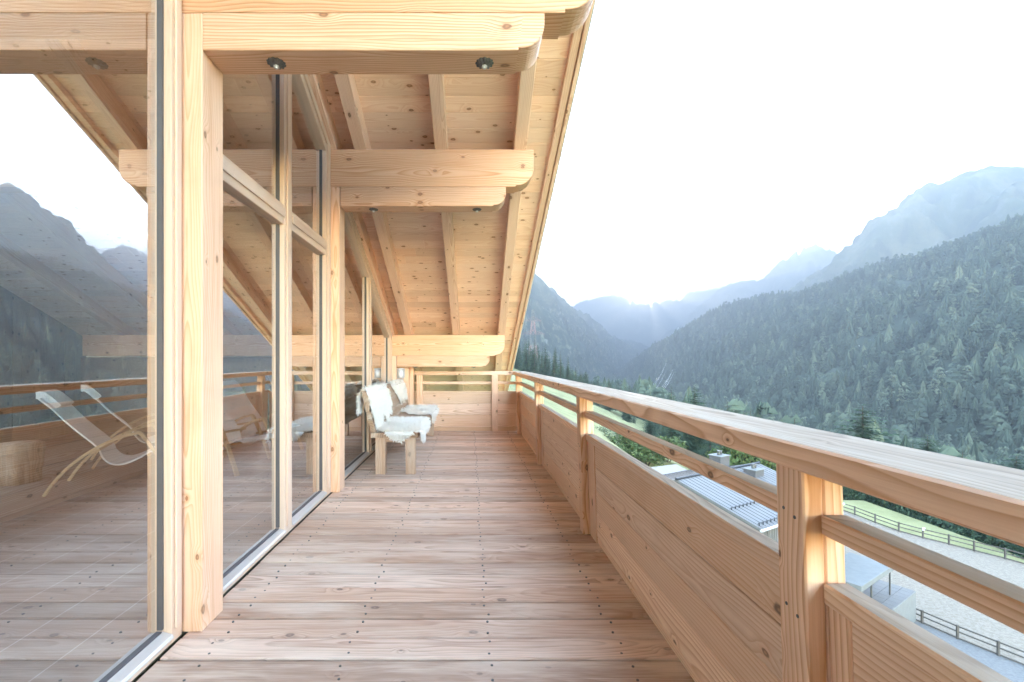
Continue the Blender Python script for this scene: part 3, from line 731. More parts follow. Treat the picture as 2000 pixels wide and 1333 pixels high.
# forested slope on the right
crest = [Vector((1250, -700, 330)), Vector((1180, 0, 330)), Vector((1130, 500, 310)), P(2000, 440, 900), P(1850, 492, 1000), P(1700, 532, 1130), P(1580, 582, 1330), P(1500, 583, 1500), P(1440, 600, 1620), P(1400, 610, 1700), P(1345, 645, 1850), P(1300, 675, 2000), P(1230, 728, 2400), P(1205, 742, 2600)]
foot = [Vector((330, -700, -88)), Vector((340, 0, -88)), Vector((370, 200, -88)), Vector((400, 350, -88)), Vector((400, 450, -88)), Vector((410, 600, -88)), Vector((430, 800, -88)), Vector((480, 1100, -88)), Vector((520, 1300, -88)), Vector((580, 1600, -88)), Vector((650, 1900, -88)), Vector((720, 2200, -88)), Vector((780, 2400, -88)), Vector((800, 2550, -88))]
G1, _ = loft('forest_hill', crest, foot, 'forestfloor', 150, 60, 26., .006, .25, 25., .9, 700., 3.)
# big mountain behind it
crest = [Vector((4300, 500, 1150)), P(2400, 330, 1700), P(2150, 335, 1900), P(2060, 326, 2000), P(2000, 326, 2050), P(1950, 325, 2080), P(1925, 328, 2100), P(1905, 336, 2130), P(1893, 331, 2150), P(1870, 337, 2180), P(1840, 352, 2200), P(1800, 378, 2250), P(1765, 415, 2300), P(1735, 447, 2350), P(1727, 460, 2350), P(1700, 490, 2400), P(1650, 528, 2500), P(1600, 556, 2600), P(1555, 572, 2700), P(1480, 640, 2850), P(1400, 700, 3000)]
foot = [Vector((1300, 100, 150)), Vector((1300, 700, 150)), Vector((1300, 1000, 130)), Vector((1280, 1250, 120)), Vector((1230, 1500, 120)), Vector((1200, 1700, 100)), Vector((1200, 1900, 60)), Vector((1200, 2100, 0)), Vector((1250, 2400, -60)), Vector((1450, 2850, -86))]
loft('mountain', crest, foot, 'mountain', 240, 90, 190., .0019, .1, 40., .6, 900., 1.3, jag=9)
# pointed peak behind
crest = [P(1900, 600, 4200), P(1760, 555, 4300), P(1700, 520, 4400), P(1672, 503, 4500), P(1664, 498, 4500), P(1655, 501, 4500), P(1640, 495, 4500), P(1620, 487, 4500), P(1602, 480, 4500), P(1586, 476, 4500), P(1568, 486, 4550), P(1550, 494, 4600), P(1525, 510, 4700), P(1508, 528, 4750), P(1492, 542, 4800), P(1465, 545, 4850), P(1435, 551, 4900), P(1415, 562, 5000), P(1380, 590, 5200), P(1330, 640, 5500), P(1290, 690, 5800)]
foot = [P(1850, 700, 3000), P(1700, 700, 3000), P(1600, 710, 3000), P(1500, 715, 3100), P(1400, 712, 3300), P(1330, 710, 3500), P(1280, 712, 3600), P(1250, 714, 3900)]
loft('mountain', crest, foot, 'mountain2', 240, 60, 220., .0013, .06, 60., .5, 1200., 7.7, jag=42)
# distant range under the sun
crest = [P(1010, 640, 7400), P(1090, 615, 7400), P(1122, 597, 7400), P(1142, 587, 7400), P(1160, 584, 7400), P(1180, 580, 7400), P(1205, 573, 7400), P(1222, 585, 7400), P(1240, 592, 7400), P(1258, 596, 7400), P(1275, 591, 7400), P(1305, 586, 7400), P(1330, 588, 7400), P(1350, 567, 7400), P(1370, 567, 7400), P(1407, 560, 7400), P(1440, 570, 7400), P(1520, 600, 7400)]
foot = [P(1040, 690, 5000), P(1150, 690, 5000), P(1300, 693, 5000), P(1450, 690, 5200)]
loft('mountain', crest, foot, 'mountain2', 220, 50, 240., .0011, .04, 80., .5, 900., 15.1, jag=80)
# dark mountain on the left
crest = [Vector((-1500, 1500, 1000)), P(700, 400, 1800), P(900, 445, 2000), P(980, 490, 2100), P(1048, 540, 2200), P(1062, 551, 2300), P(1075, 561, 2400), P(1100, 587, 2600), P(1120, 601, 2800), P(1150, 616, 3000), P(1170, 640, 3200), P(1200, 656, 3400), P(1240, 671, 3700), P(1280, 682, 4000), P(1310, 700, 4200)]
foot = [Vector((-1000, 700, 20)), Vector((-400, 800, -10)), Vector((0, 950, -60)), Vector((180, 1200, -86)), Vector((380, 1600, -86)), Vector((560, 1900, -86)), Vector((760, 2300, -86)), Vector((950, 2600, -86)), Vector((1150, 2900, -86)), Vector((1500, 3600, -86))]
G2, _ = loft('mountain', crest, foot, 'mountain', 200, 70, 120., .0028, .08, 20., .6, 900., 22.4, jag=20)
# winding valley road
rp = cr([P(1206, 723, 4035), P(1196, 727, 3300), P(1203, 733, 2640), P(1196, 740, 2130), P(1216, 745, 1870), P(1234, 748, 1742), P(1243, 754, 1530), P(1259, 758, 1420), P(1290, 764, 1270)], 8)
mb = MB(); V = []
for i, p in enumerate(rp):
    d = (rp[min(i + 1, len(rp) - 1)] - rp[max(i - 1, 0)]); s_ = Vector((-d.y, d.x, 0)).normalized() * 13
    for k in (-1, 1):
        q = p + s_ * k; V.append((q.x, q.y, max(gz(q.x, q.y), FLOOR) + 4.0))
mb.add(V, [(2 * i, 2 * i + 1, 2 * i + 3, 2 * i + 2) for i in range(len(rp) - 1)]); tag(mb.build('road', 'asphalt'), kind='structure')

# ------------------------------------------------------------------ riding arena, paths
def sheet(name, mt, pts, z, th=.0):
    mb = MB(); n = len(pts); mb.add([(x, y, z) for x, y in pts], [tuple(range(n))]); return tag(mb.build(name, mt), kind='structure')
sheet('sand_arena', 'sand', [(38.3, 25), (61, 30), (58.2, 46), (57.4, 48.6), (56, 51), (54.3, 54.5), (53.0, 58), (52.8, 64), (51.5, 68.5), (40, 66), (34, 52), (36.3, 37.2)], -19.985)
sheet('gravel_path', 'gravel', [(30, 18), (44, 20), (40.8, 26), (38.2, 32.8), (37.2, 34.7), (36.2, 37.4), (34, 36), (31, 33), (27, 26)], -19.99 + .02)
u_ = Vector((.85, .53, 0)).normalized(); v_ = Vector((-u_.y, u_.x, 0))
def fence(label, pts, hts, z0, rails, rtop):
    r = link('paddock_fence', None, loc=(*pts[0], z0)); tag(r, label, 'fence', 'wooden fences around the sand arena')
    line = [Vector((x, y, z0)) for x, y in pts]; seg = []
    for i, (a, b) in enumerate(zip(line[:-1], line[1:])): 
        d = b - a; mb = MB()
        for h in rails:
            s_ = Vector((-d.y, d.x, 0)).normalized() * .03
            L = [a + s_ * k + Vector((0, 0, h + q)) for k in (-1, 1) for q in (-.05, .05)] + [b + s_ * k + Vector((0, 0, h + q)) for k in (-1, 1) for q in (-.05, .05)]
            mb.add([p - r.location for p in L], [(0, 1, 3, 2), (4, 6, 7, 5), (0, 4, 5, 1), (2, 3, 7, 6), (1, 5, 7, 3), (0, 2, 6, 4)])
        mb.build('rail', 'fence', r)
    for i, p in enumerate(line):
        mb = MB(); q = p - r.location; mb.box(q.x - .07, q.x + .07, q.y - .07, q.y + .07, -.3, hts, 'z', .01); mb.build('fence_post', 'fence', r)
        if rtop and i % 4 == 1:
            mb = MB(); mb.box(q.x - .17, q.x + .17, q.y - .10, q.y - .075, hts - .22, hts + .1, 'z', .005); s = mb.build('marker', 'white', r)
            mb = MB(); mb.box(q.x - .05, q.x + .05, q.y - .107, q.y - .101, hts - .12, hts - .01, 'z', .003); s2 = mb.build('emblem', 'gasket', s)
f1 = [(51.6, 68.3), (52.4, 65.4), (52.9, 62.5), (52.95, 59.4), (53.2, 56.4), (54.1, 54.3), (55.2, 52.4), (56.1, 50.6), (57.2, 48.6), (58.0, 46.4), (58.7, 44.2), (59.4, 42), (60, 39.6)]
fence('grey wooden paddock fence between the sand arena and the meadow', f1, 1.2, -20, (.12, .62, 1.08), True)
f2 = [(35.9, 38.6), (36.5, 36.7), (37.15, 34.65), (38.0, 32.7), (38.9, 30.7), (39.8, 28.7), (40.7, 26.7), (41.6, 24.7)]
fence('grey wooden paddock fence beside the gravel path at the near side of the arena', f2, 1.1, -20, (.12, .6, 1.0), False)

# ------------------------------------------------------------------ house with metal roof
hr = link('house', None, loc=(24, 39, -19)); tag(hr, 'low house with grey standing seam metal roof and two chimneys below the balcony', 'building')
def hb(mb_, name, mats, parent=None):
    o = mb_.build(name, mats); o.parent = parent or hr
    if parent is None: o.location = -hr.location
    return o
A = Vector((17.8, 39.1, -9.0)); Lr = 12.6; wv = Vector((.49, -.87, 0)).normalized(); D1 = 6.9; u2 = Vector((-wv.y, wv.x, 0))
def rp_(s, t, z=0): return A + u2 * s + wv * t + Vector((0, 0, -.29 * abs(t) + z))
mb = MB()
for sg in (1, -1):
    q = [rp_(0, 0), rp_(Lr, 0), rp_(Lr, D1 * sg), rp_(0, D1 * sg)]; q2 = [p - Vector((0, 0, .22)) for p in q]
    mb.add(q + q2, [(0, 1, 2, 3) if sg < 0 else (3, 2, 1, 0), (4, 5, 6, 7), (0, 1, 5, 4), (1, 2, 6, 5), (2, 3, 7, 6), (3, 0, 4, 7)])
rf = hb(mb, 'roof', 'roofmetal')
mb = MB(); s = .25
while s < Lr:
    for sg in (1, -1):
        a, b_ = rp_(s, .1 * sg, .03), rp_(s, (D1 - .02) * sg, .03); mb.cyl(a, b_, .018, .018, 4, False)
    s += .52
mb.cyl(rp_(-.1, 0, .05), rp_(Lr + .1, 0, .05), .12, .12, 8); hb(mb, 'seam', 'seam', rf)
mb = MB()
for t_, dz in ((4.6, .16), (D1 - .25, .2)):
    mb.cyl(rp_(.1, t_, dz), rp_(Lr - .1, t_, dz), .03, .03, 6); s = .25
    while s < Lr: mb.cyl(rp_(s, t_, .0), rp_(s, t_, dz + .05), .05, .05, 5); s += .52
hb(mb, 'snow_guard', 'seam', rf)
mb = MB(); mb.cyl(rp_(-.1, D1 + .07, -.12), rp_(Lr + .1, D1 + .07, -.12), .1, .1, 8); hb(mb, 'gutter', 'steel', rf)
mb = MB()
c4 = [rp_(.35, D1 - .5), rp_(Lr - .35, D1 - .5), rp_(Lr - .35, -D1 + .5), rp_(.35, -D1 + .5)]
for i in range(4):
    a, b_ = c4[i], c4[(i + 1) % 4]; L = (b_ - a); n = max(2, int(Vector((L.x, L.y)).length / .16)); nrm = Vector((L.y, -L.x, 0)).normalized()
    for k in range(n):
        p = a + L * (k + .06) / n; q = a + L * (k + .94) / n; m_ = (p + q) / 2
        w_ = abs((m_ - A).dot(wv)); zt = -9 - .29 * w_ - .3; o = nrm * (.02 if k % 2 else 0)
        if k % 2: zt -= .001
        mb.add([(p.x + o.x, p.y + o.y, -21), (q.x + o.x, q.y + o.y, -21), (q.x + o.x, q.y + o.y, zt), (p.x + o.x, p.y + o.y, zt)], [(0, 1, 2, 3)], [(-21, 0, 0), (-21, .15, 0), (zt, .15, 0), (zt, 0, 0)])
hb(mb, 'wall', 'siding')
# chimneys
def chim(px, py, Y, w, hgt):
    p = P(px, py, Y); mb = MB()
    def tf(X, Y_, Z): q = p + u2 * X + wv * Y_; return (q.x, q.y, p.z + Z)
    mb.box(-w / 2, w / 2, -w * .4, w * .4, -hgt, 0, 'z', .02, tf=tf); o = hb(mb, 'chimney', 'chimney')
    mb = MB(); mb.box(-w / 2 - .08, w / 2 + .08, -w * .4 - .08, w * .4 + .08, .001, .07, 'x', .01, tf=tf); hb(mb, 'chimney_cap', 'concrete', o)
    mb = MB()
    for dx, rr, hh in ((-.1, .14, .35), (.28, .1, .28)): q = Vector(tf(dx, 0, .07)); mb.cyl(q, q + Vector((0, 0, hh)), rr, rr, 12); mb.cyl(q + Vector((0, 0, hh + .05)), q + Vector((0, 0, hh + .09)), rr * 1.3, rr * 1.3, 12)
    hb(mb, 'flue', 'iron', o)
chim(1405, 890, 44.2, 1.45, 3.0)
chim(1472, 916.5, 42.6, 1.4, 1.7)
# little shed beyond
sh = link('shed', None, loc=tuple(P(1303, 925, 52))); tag(sh, 'small wooden shed with flat grey roof on the meadow left of the metal roof', 'shed')
mb = MB(); mb.box(-1.5, 1.2, -1.2, 1.2, -2.2, .15, 'z', .02); mb.build('wall', 'rail', sh)
mb = MB(); mb.box(-1.9, 1.8, -1.7, 1.7, .16, .34, 'x', .02, tf=lambda X, Y, Z: (X, Y, Z + .12 * X + .1)); mb.build('roof', 'roofmetal', sh)
# terrace block with canopy beside the arena
tr = link('terrace', None, loc=(34, 37, -20)); tag(tr, 'raised concrete terrace with paved top beside the sand arena', 'terrace')
C0 = Vector((36.3, 37.0, -20)); 
def tb(X, Y, Z): q = C0 - u_ * X + v_ * Y; return (q.x - 34, q.y - 37, Z)
mb = MB(); mb.box(0, 9, 0, 5.2, -.5, 2.45, 'x', .02, tf=tb); mb.build('wall', 'concrete', tr)
mb = MB(); k = 0
for i in range(12):
    for j in range(7): mb.box(.06 + i * .745, .06 + i * .745 + .73, .06 + j * .73, .06 + j * .73 + .715, 2.452, 2.49, 'x', .006, tf=tb)
mb.build('paving', 'paving', tr)
cn = link('canopy', None, loc=(34, 37, -17.5)); tag(cn, 'thin concrete canopy slab on slender steel posts above the terrace', 'canopy')
def tc_(X, Y, Z): q = C0 - u_ * X + v_ * Y; return (q.x - 34, q.y - 37, Z)
mb = MB(); mb.box(2.45, 9, .7, 3.6, 2.0, 2.42, 'x', .03, tf=tc_); mb.build('slab', 'concrete', cn)
for X, Y in ((2.62, .9), (2.62, 3.4), (6.5, .9)):
    q = Vector(tc_(X, Y, 0)); mb = MB(); mb.cyl(q, q + Vector((0, 0, 1.999)), .06, .06, 8); mb.build('support', 'iron', cn)
hd = link('terrace_handrail', None, loc=(34, 37, -17.5)); tag(hd, 'dark metal handrail with upright posts along the far edge of the terrace', 'handrail')
mb = MB(); a = Vector(tc_(.15, 4.9, 1.0)); b_ = Vector(tc_(8, 4.9, 1.0)); mb.cyl(a, b_, .03, .03, 8); mb.build('top_bar', 'iron', hd)
for k in range(5): q = Vector(tc_(.15 + k * 1.9, 4.9, -.01)); mb = MB(); mb.cyl(q, q + Vector((0, 0, 1.0)), .045, .045, 8); mb.build('upright', 'iron', hd)
for k, (X, Y) in enumerate(((4.4, 2.5), (5.2, 2.7))):
    mb = MB(); q = Vector(tc_(X, Y, 0)) + Vector((34, 37, -17.5)); mb.box(-.35, .35, -.35, .35, .0, .5, 'x', .03); mb.box(-.35, .35, .25, .35, .501, 1., 'x', .03)
    tag(mb.build('garden_chair', 'gasket', None, q), 'dark cubic garden chair on the paved terrace under the canopy', 'garden chair', 'garden chairs on the terrace')

# ------------------------------------------------------------------ trees
def conifer_detail(seed, h=20., wid=.2, dens=1., ex=.85):
    rd = random.Random(seed); V = []; F = []; T = []
    z = h * .06
    def quad(a, b, c_, d, t): o = len(V); V.extend([a, b, c_, d]); F.append((o, o + 1, o + 2, o + 3)); T.extend([t] * 4)
    while z < h * .985:
        q = z / h; rad = h * wid * (1 - q) ** ex * rd.uniform(.8, 1.12) * (.75 + .25 * min(1, q * 6)) + .15
        nb = max(4, int((5 + 7 * (1 - q)) * dens)); a0 = rd.uniform(0, 6.28)
        for k in range(nb):
            if rd.random() < .12: continue
            a = a0 + 6.283 * k / nb + rd.uniform(-.3, .3); L = rad * rd.uniform(.6, 1.2); dr = rd.uniform(.18, .42) - .45 * q
            d = Vector((math.cos(a), math.sin(a), 0)); s_ = Vector((-d.y, d.x, 0)); zz = z + rd.uniform(-.3, .3); t = rd.uniform(0, .35)
            nseg = 4
            for j in range(nseg):
                f0, f1 = j / nseg, (j + 1.25) / nseg
                c0 = d * L * f0 + Vector((0, 0, zz - L * dr * f0 ** 1.5)); c1 = d * L * min(1, f1) + Vector((0, 0, zz - L * dr * min(1, f1) ** 1.5))
                w = L * .30 * (1 - f0 * .65) * rd.uniform(.7, 1.2)
                for sg in (-1, 1):
                    e = s_ * sg * w + d * w * .6 + Vector((0, 0, -w * rd.uniform(.15, .75)))
                    quad(c0, c0 + (c1 - c0) * .45, c0 + (c1 - c0) * .45 + e * rd.uniform(.8, 1.1), c0 + e * .55, t)
            e = d * L; 
        z += h * rd.uniform(.016, .026) * (1.35 - .5 * q)
    return np.array([tuple(v) for v in V]), np.array(F), np.array(T)
def trunkmb(h, r, lean_=0.):
    mb = MB(); n = 5
    for k in range(n): mb.cyl((lean_ * k / n, 0, h * k / n - (.5 if k == 0 else 0)), (lean_ * (k + 1) / n, 0, h * (k + 1) / n), r * (1 - k / n) + .02, r * (1 - (k + 1) / n) + .02, 8, False)
    return mb
protos = {}
def get_conifer(i):
    if i not in protos:
        V_, F_, T_ = conifer_detail(100 + i, 20., (.15, .18, .21, .24)[i % 4], (1., 1., 1.1, 1.5)[i % 4], (.85, .85, .8, .6)[i % 4])
        oc = npmesh('crown', V_, F_, ['conifer'], tint=T_); ot = trunkmb(19.5, .28).build('trunk', 'trunk')
        protos[i] = (oc.data, ot.data); bpy.data.objects.remove(oc); bpy.data.objects.remove(ot)
    return protos[i]
def near_tree(x, y, h, i, label, group, z=None, w=1.):
    cr_, tk = get_conifer(i); r = link('conifer_tree', None, loc=(x, y, (gz(x, y) if z is None else z) - .2)); s_ = h / 20.
    r.scale = (s_ * w, s_ * w, s_); r.rotation_euler = (0, 0, random.uniform(0, 6.28)); tag(r, label, 'tree', group)
    link('crown', cr_, r); link('trunk', tk, r); return r
def broad(seed, h, rx, nleaf=2600, ls=.35, nc=26):
    rd = random.Random(seed); V = []; F = []; T = []
    cl = []
    for k in range(nc):
        a = rd.uniform(0, 6.28); rr = rx * math.sqrt(rd.random()) * .8; zz = h * rd.uniform(.28, .88); rr *= 1 - max(0, zz / h - .55) * 1.3
        cl.append((Vector((rr * math.cos(a), rr * math.sin(a), zz)), rx * rd.uniform(.2, .42), rd.random() * .5))
    for _ in range(nleaf):
        c0, r_, t = rd.choice(cl); d = Vector([rd.gauss(0, 1) for _ in range(3)]).normalized() * r_ * rd.uniform(.6, 1.05); p = c0 + d
        n_ = (d.normalized() + Vector([rd.gauss(0, .5) for _ in range(3)])).normalized(); a = n_.orthogonal().normalized(); b = n_.cross(a); an = rd.uniform(0, 3.14)
        a, b = a * math.cos(an) + b * math.sin(an), b * math.cos(an) - a * math.sin(an); s_ = ls * rd.uniform(.5, 1.2)
        o = len(V); V += [p - a * s_, p - b * s_ * .6, p + a * s_, p + b * s_ * .6]; F.append((o, o + 1, o + 2, o + 3)); T += [t + rd.uniform(0, .12)] * 4
    return np.array([tuple(v) for v in V]), np.array(F), np.array(T)
bprot = {}
def bush(x, y, h, rx, label, cat='bush', group='bushes at the edge of the meadow', mt='leaf', i=0, z=None, name='bush'):
    key = (i, mt)
    if key not in bprot:
        V_, F_, T_ = broad(300 + i, 5., 3., 3400, .22, 34); oc = npmesh('foliage', V_, F_, [mt], tint=T_)
        mb = MB()
        for k in range(6):
            a = k * 1.05 + i; mb.cyl((.1 * math.cos(a), .1 * math.sin(a), -.3), (1.3 * math.cos(a), 1.3 * math.sin(a), 3.4), .09, .02, 6, False)
        ot = mb.build('stem', 'trunk'); bprot[key] = (oc.data, ot.data); bpy.data.objects.remove(oc); bpy.data.objects.remove(ot)
    f_, t_ = bprot[key]; r = link(name, None, loc=(x, y, (gz(x, y) if z is None else z) - .2)); r.scale = (rx / 3., rx / 3., h / 5.); r.rotation_euler = (0, 0, random.uniform(0, 6.28))
    tag(r, label, cat, group); link('foliage', f_, r); link('stem', t_, r); return r
# single trees whose tops stand clear above the handrail
for px, py, Y, h, i, lab in ((1685, 786, 105, 29, 3, 'tall spreading conifer whose top rises above the middle of the handrail'),
                          (1552, 812, 120, 22, 2, 'conifer top just above the handrail left of the tallest spreading one'),
                          (1812, 846, 98, 22, 3, 'broad conifer top above the handrail right of the tallest spreading one'),
                          (1655, 838, 112, 18, 0, 'slim short conifer close to the left side of the tallest spreading one'),
                          (1783, 855, 100, 17, 0, 'slim dark conifer left of the broad top near the handrail'),
                          (1880, 872, 92, 18, 1, 'slim lone conifer above the near end of the handrail'),
                          (1985, 884, 88, 20, 3, 'rounded conifer at the right edge above the handrail'),
                          (1466, 792, 150, 20, 1, 'small conifer tip above the middle of the handrail, leftmost of the tips')):
    p = P(px, py, Y); near_tree(p.x, p.y, h, i, lab, None, p.z - h, 1.25 if i < 2 else 1.9)
# wood on the left hillside and the belt below the meadow
rd = random.Random(5); cand = []
GL = 'conifers on the near hillside'
for k in range(150):
    Y = rd.uniform(250, 430); px = rd.uniform(1008, 1165); x = (px - 917) * Y / 889.
    cand.append((x, Y, rd.uniform(17, 26) * (1 - .35 * max(0, (px - 1090) / 80)), rd.randrange(4)))
cand.sort(key=lambda t: -t[1]); kept = []
for x, y, h, i in cand:
    if all((x - a) ** 2 + (y - b) ** 2 > 16 for a, b, *_ in kept): kept.append((x, y, h, i))
for x, y, h, i in kept:
    near_tree(x, y, h * 1.0, i, 'dark conifer in the wood on the hillside left of the valley', GL)
ordn = ('first', 'second', 'third', 'fourth', 'fifth', 'sixth', 'seventh', 'eighth', 'ninth')
for q_, (px, py, Y, h) in enumerate(((1127, 722, 280, 16), (1137, 726, 270, 17), (1168, 735, 260, 12), (1190, 741, 250, 11), (1203, 749, 240, 8), (1211, 747, 240, 9), (1222, 753, 235, 7), (1230, 752, 235, 8), (1280, 765, 230, 8))):
    p = P(px, py, Y); near_tree(p.x, p.y, h + 6, rd.randrange(4), ordn[q_] + ' conifer tip counted from the left along the far part of the handrail', 'conifer tips above the handrail', p.z - h - 6, 1.5)
kept = []
for k in range(420):
    Y = rd.uniform(85, 240); px = rd.uniform(1060, 1620); x = (px - 917) * Y / 889.
    if x < 24 + Y * .06 or (x < 66 and Y < 72): continue
    zt = 704 + (CAMZ - gz(x, Y) - 12) * 889 / Y
    if all((x - a) ** 2 + (Y - b) ** 2 > 42 for a, b, *_ in kept) and zt > 770: kept.append((x, Y))
for x, y in kept[:95]:
    near_tree(x, y, rd.uniform(11, 18), rd.randrange(4), 'conifer in the belt of trees below the meadow seen through the railing', 'conifers below the meadow', None, 1.15)
for k in range(46):
    Y = rd.uniform(44, 88); x = rd.uniform(62, 84)
    bush(x, Y, rd.uniform(4, 7), rd.uniform(2.6, 4), 'dark green bush in the thicket behind the arena meadow', i=rd.randrange(3), mt='conifer', group='bushes behind the arena meadow')
for px, py, Y, h, w, mt, lab in ((1455, 905, 62, 7.5, 4.5, 'leaf', 'round light green tree behind the metal roof between its chimneys'), (1500, 912, 60, 6, 3.5, 'leaf', 'light green bush behind the right end of the metal roof'),
                             (1200, 868, 78, 4, 3, 'dryleaf', 'pale flowering bush on the meadow edge seen through the railing'), (1182, 856, 84, 3.5, 2.6, 'dryleaf', 'small pale bush beside the larger pale flowering bush'),
                             (1225, 878, 76, 5, 3.4, 'leaf', 'green bush right of the pale flowering bush'), (1262, 893, 74, 4, 4, 'leaf', 'low green bush above the small shed'), (1300, 890, 78, 5, 4, 'leaf', 'green bush behind the small shed roof')):
    p = P(px, py, Y); bush(p.x, p.y, h, w, lab, 'tree' if h > 7 else 'bush', None, mt, rd.randrange(3), p.z - h * .35, 'broadleaf_tree' if h > 7 else 'bush')

# forest: template trees, then one mesh; the largest ones in view stay individual
def far_tree(seed, layers=5, n=7, droop=.25):
    rd_ = random.Random(seed); V = []; F = []
    for k in range(layers):
        z0 = .08 + .9 * k / layers; z1 = min(1., z0 + .9 / layers * 2.1); r = .2 * (1 - k / layers) ** .8 * rd_.uniform(.8, 1.15) + .012; o = len(V)
        V.append((rd_.uniform(-.01, .01), rd_.uniform(-.01, .01), z1)); a0 = rd_.uniform(0, 6)
        for i in range(2 * n):
            a = a0 + math.pi * i / n; rr = r * (rd_.uniform(.85, 1.25) if i % 2 == 0 else rd_.uniform(.4, .6)); V.append((rr * math.cos(a), rr * math.sin(a), z0 - (droop * r if i % 2 == 0 else -.02) + rd_.uniform(-.01, .01)))
        for i in range(2 * n): F.append((o, o + 1 + i, o + 1 + (i + 1) % (2 * n)))
    return np.array(V), np.array(F)
def puff_tree(seed, nl=46):   # stone pine / larch like crown of loose clumps
    rd_ = random.Random(seed); V = []; F = []
    for k in range(nl):
        z = rd_.uniform(.12, 1.0); r = .19 * math.sin(math.pi * min(1, (1.03 - z) * .62 + .02)) ** .7; a = rd_.uniform(0, 6.28); rr = r * math.sqrt(rd_.random())
        c0 = np.array([rr * math.cos(a), rr * math.sin(a), z - .04]); s_ = rd_.uniform(.035, .075); o = len(V)
        for q in ((1, 0, -.2), (-.5, .87, -.2), (-.5, -.87, -.2), (0, 0, 1.1)): V.append(tuple(c0 + np.array(q) * s_ * rd_.uniform(.8, 1.3)))
        F += [(o, o + 1, o + 3), (o + 1, o + 2, o + 3), (o + 2, o, o + 3)]
    return np.array(V), np.array(F)
temps = [far_tree(1), far_tree(2, 6, 6), far_tree(3, 4, 6), puff_tree(4), puff_tree(5), puff_tree(6), puff_tree(9, 60)]
coarse = [far_tree(7, 2, 3), far_tree(8, 3, 3)]
m1 = 60; Gs = G1[:m1 + 3]; nn = G1.shape[1]
def scatter(Gs, count, seed, fr=.011, thr=-.32):
    rg = np.random.default_rng(seed); a = Gs[:-1, :-1]; b = Gs[1:, :-1]; c_ = Gs[:-1, 1:]
    area = np.linalg.norm(np.cross(b - a, c_ - a), axis=2).ravel(); area /= area.sum()
    idx = rg.choice(len(area), count, p=area); r0 = idx // (Gs.shape[1] - 1); c0 = idx % (Gs.shape[1] - 1); u = rg.random(count)[:, None]; v = rg.random(count)[:, None]
    p = (Gs[r0, c0] * (1 - u) + Gs[r0 + 1, c0] * u) * (1 - v) + (Gs[r0, c0 + 1] * (1 - u) + Gs[r0 + 1, c0 + 1] * u) * v
    keep = np.array([mn.fractal(Vector(q) * fr, .8, 2., 3) > thr for q in p]); return p[keep]
ptsA = scatter(Gs, 26000, 1, .011, -.62)
# valley floor and lower near slope
rg = np.random.default_rng(4); fx = rg.uniform(95, 800, 16000); fy = rg.uniform(20, 2400, 16000)
ok = (fx < 400 + np.clip(fy - 400, 0, 2000) * .2) & (fx > 95 + np.clip(fy - 300, 0, 3000) * .02)
rpa = np.array([tuple(p) for p in rp]); fx, fy = fx[ok], fy[ok]
dr_ = np.min(np.hypot(fx[:, None] - rpa[None, :, 0], fy[:, None] - rpa[None, :, 1]), axis=1); ok = (dr_ > 34)
fx, fy = fx[ok], fy[ok]; keep = np.array([mn.fractal(Vector((a * .008, b * .008, 3)), .8, 2., 3) > -.22 for a, b in zip(fx, fy)]); fx, fy = fx[keep], fy[keep]
ptsB = np.stack([fx, fy, [gz(a, b) for a, b in zip(fx, fy)]], 1)
ptsC = scatter(G2[:38], 9000, 8, .004, -.1)
allp = np.concatenate([ptsA, ptsB]); N = len(allp)
hts = rng.uniform(14, 28, N) * (1 + .25 * (rng.random(N) > .9)); rot = rng.uniform(0, 6.28, N); kind = rng.integers(0, len(temps), N); tin = rng.random(N)
px = 917 + 889 * allp[:, 0] / np.maximum(allp[:, 1], 1); py = 704 - 889 * (allp[:, 2] + hts - CAMZ) / np.maximum(allp[:, 1], 1)
inview = (allp[:, 1] > 60) & (px > 1000) & (px < 2010) & (py < 727 + (px - 1006) * .165); sz = np.where(inview, hts / np.maximum(allp[:, 1], 1), 0)
order = np.argsort(-sz); big = set(order[:74].tolist())
tm = []
for i, (V_, F_) in enumerate(temps):
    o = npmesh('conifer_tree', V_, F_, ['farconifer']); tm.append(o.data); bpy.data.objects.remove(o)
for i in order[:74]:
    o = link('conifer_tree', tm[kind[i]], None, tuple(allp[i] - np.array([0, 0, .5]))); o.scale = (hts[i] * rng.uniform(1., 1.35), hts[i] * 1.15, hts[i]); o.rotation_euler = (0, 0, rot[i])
    tag(o, 'bluish green conifer standing in the dense forest across the valley', 'tree', 'conifers of the forest across the valley')
def merge(name, pts, hts, rot, kind, tin, temps_, label, wide=1.2):
    Vs = []; Fs = []; Ts = []; off = 0
    for k, (V_, F_) in enumerate(temps_):
        m_ = kind == k; n_ = int(m_.sum())
        if not n_: continue
        c_, s_ = np.cos(rot[m_])[:, None], np.sin(rot[m_])[:, None]; h = hts[m_][:, None]
        X = (V_[None, :, 0] * c_ - V_[None, :, 1] * s_) * h * wide + pts[m_][:, 0:1]; Y = (V_[None, :, 0] * s_ + V_[None, :, 1] * c_) * h * wide + pts[m_][:, 1:2]; Z = V_[None, :, 2] * h + pts[m_][:, 2:3] - .5
        Vs.append(np.stack([X, Y, Z], 2).reshape(-1, 3)); Fs.append((F_[None] + (np.arange(n_) * len(V_))[:, None, None]).reshape(-1, 3) + off); Ts.append(np.repeat(tin[m_], len(V_))); off += n_ * len(V_)
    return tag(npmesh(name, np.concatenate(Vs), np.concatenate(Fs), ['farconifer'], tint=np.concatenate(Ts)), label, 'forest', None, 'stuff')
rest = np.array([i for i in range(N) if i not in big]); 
merge('forest', allp[rest], hts[rest], rot[rest], kind[rest], tin[rest], temps, 'dense bluish conifer forest covering the slope across the valley')
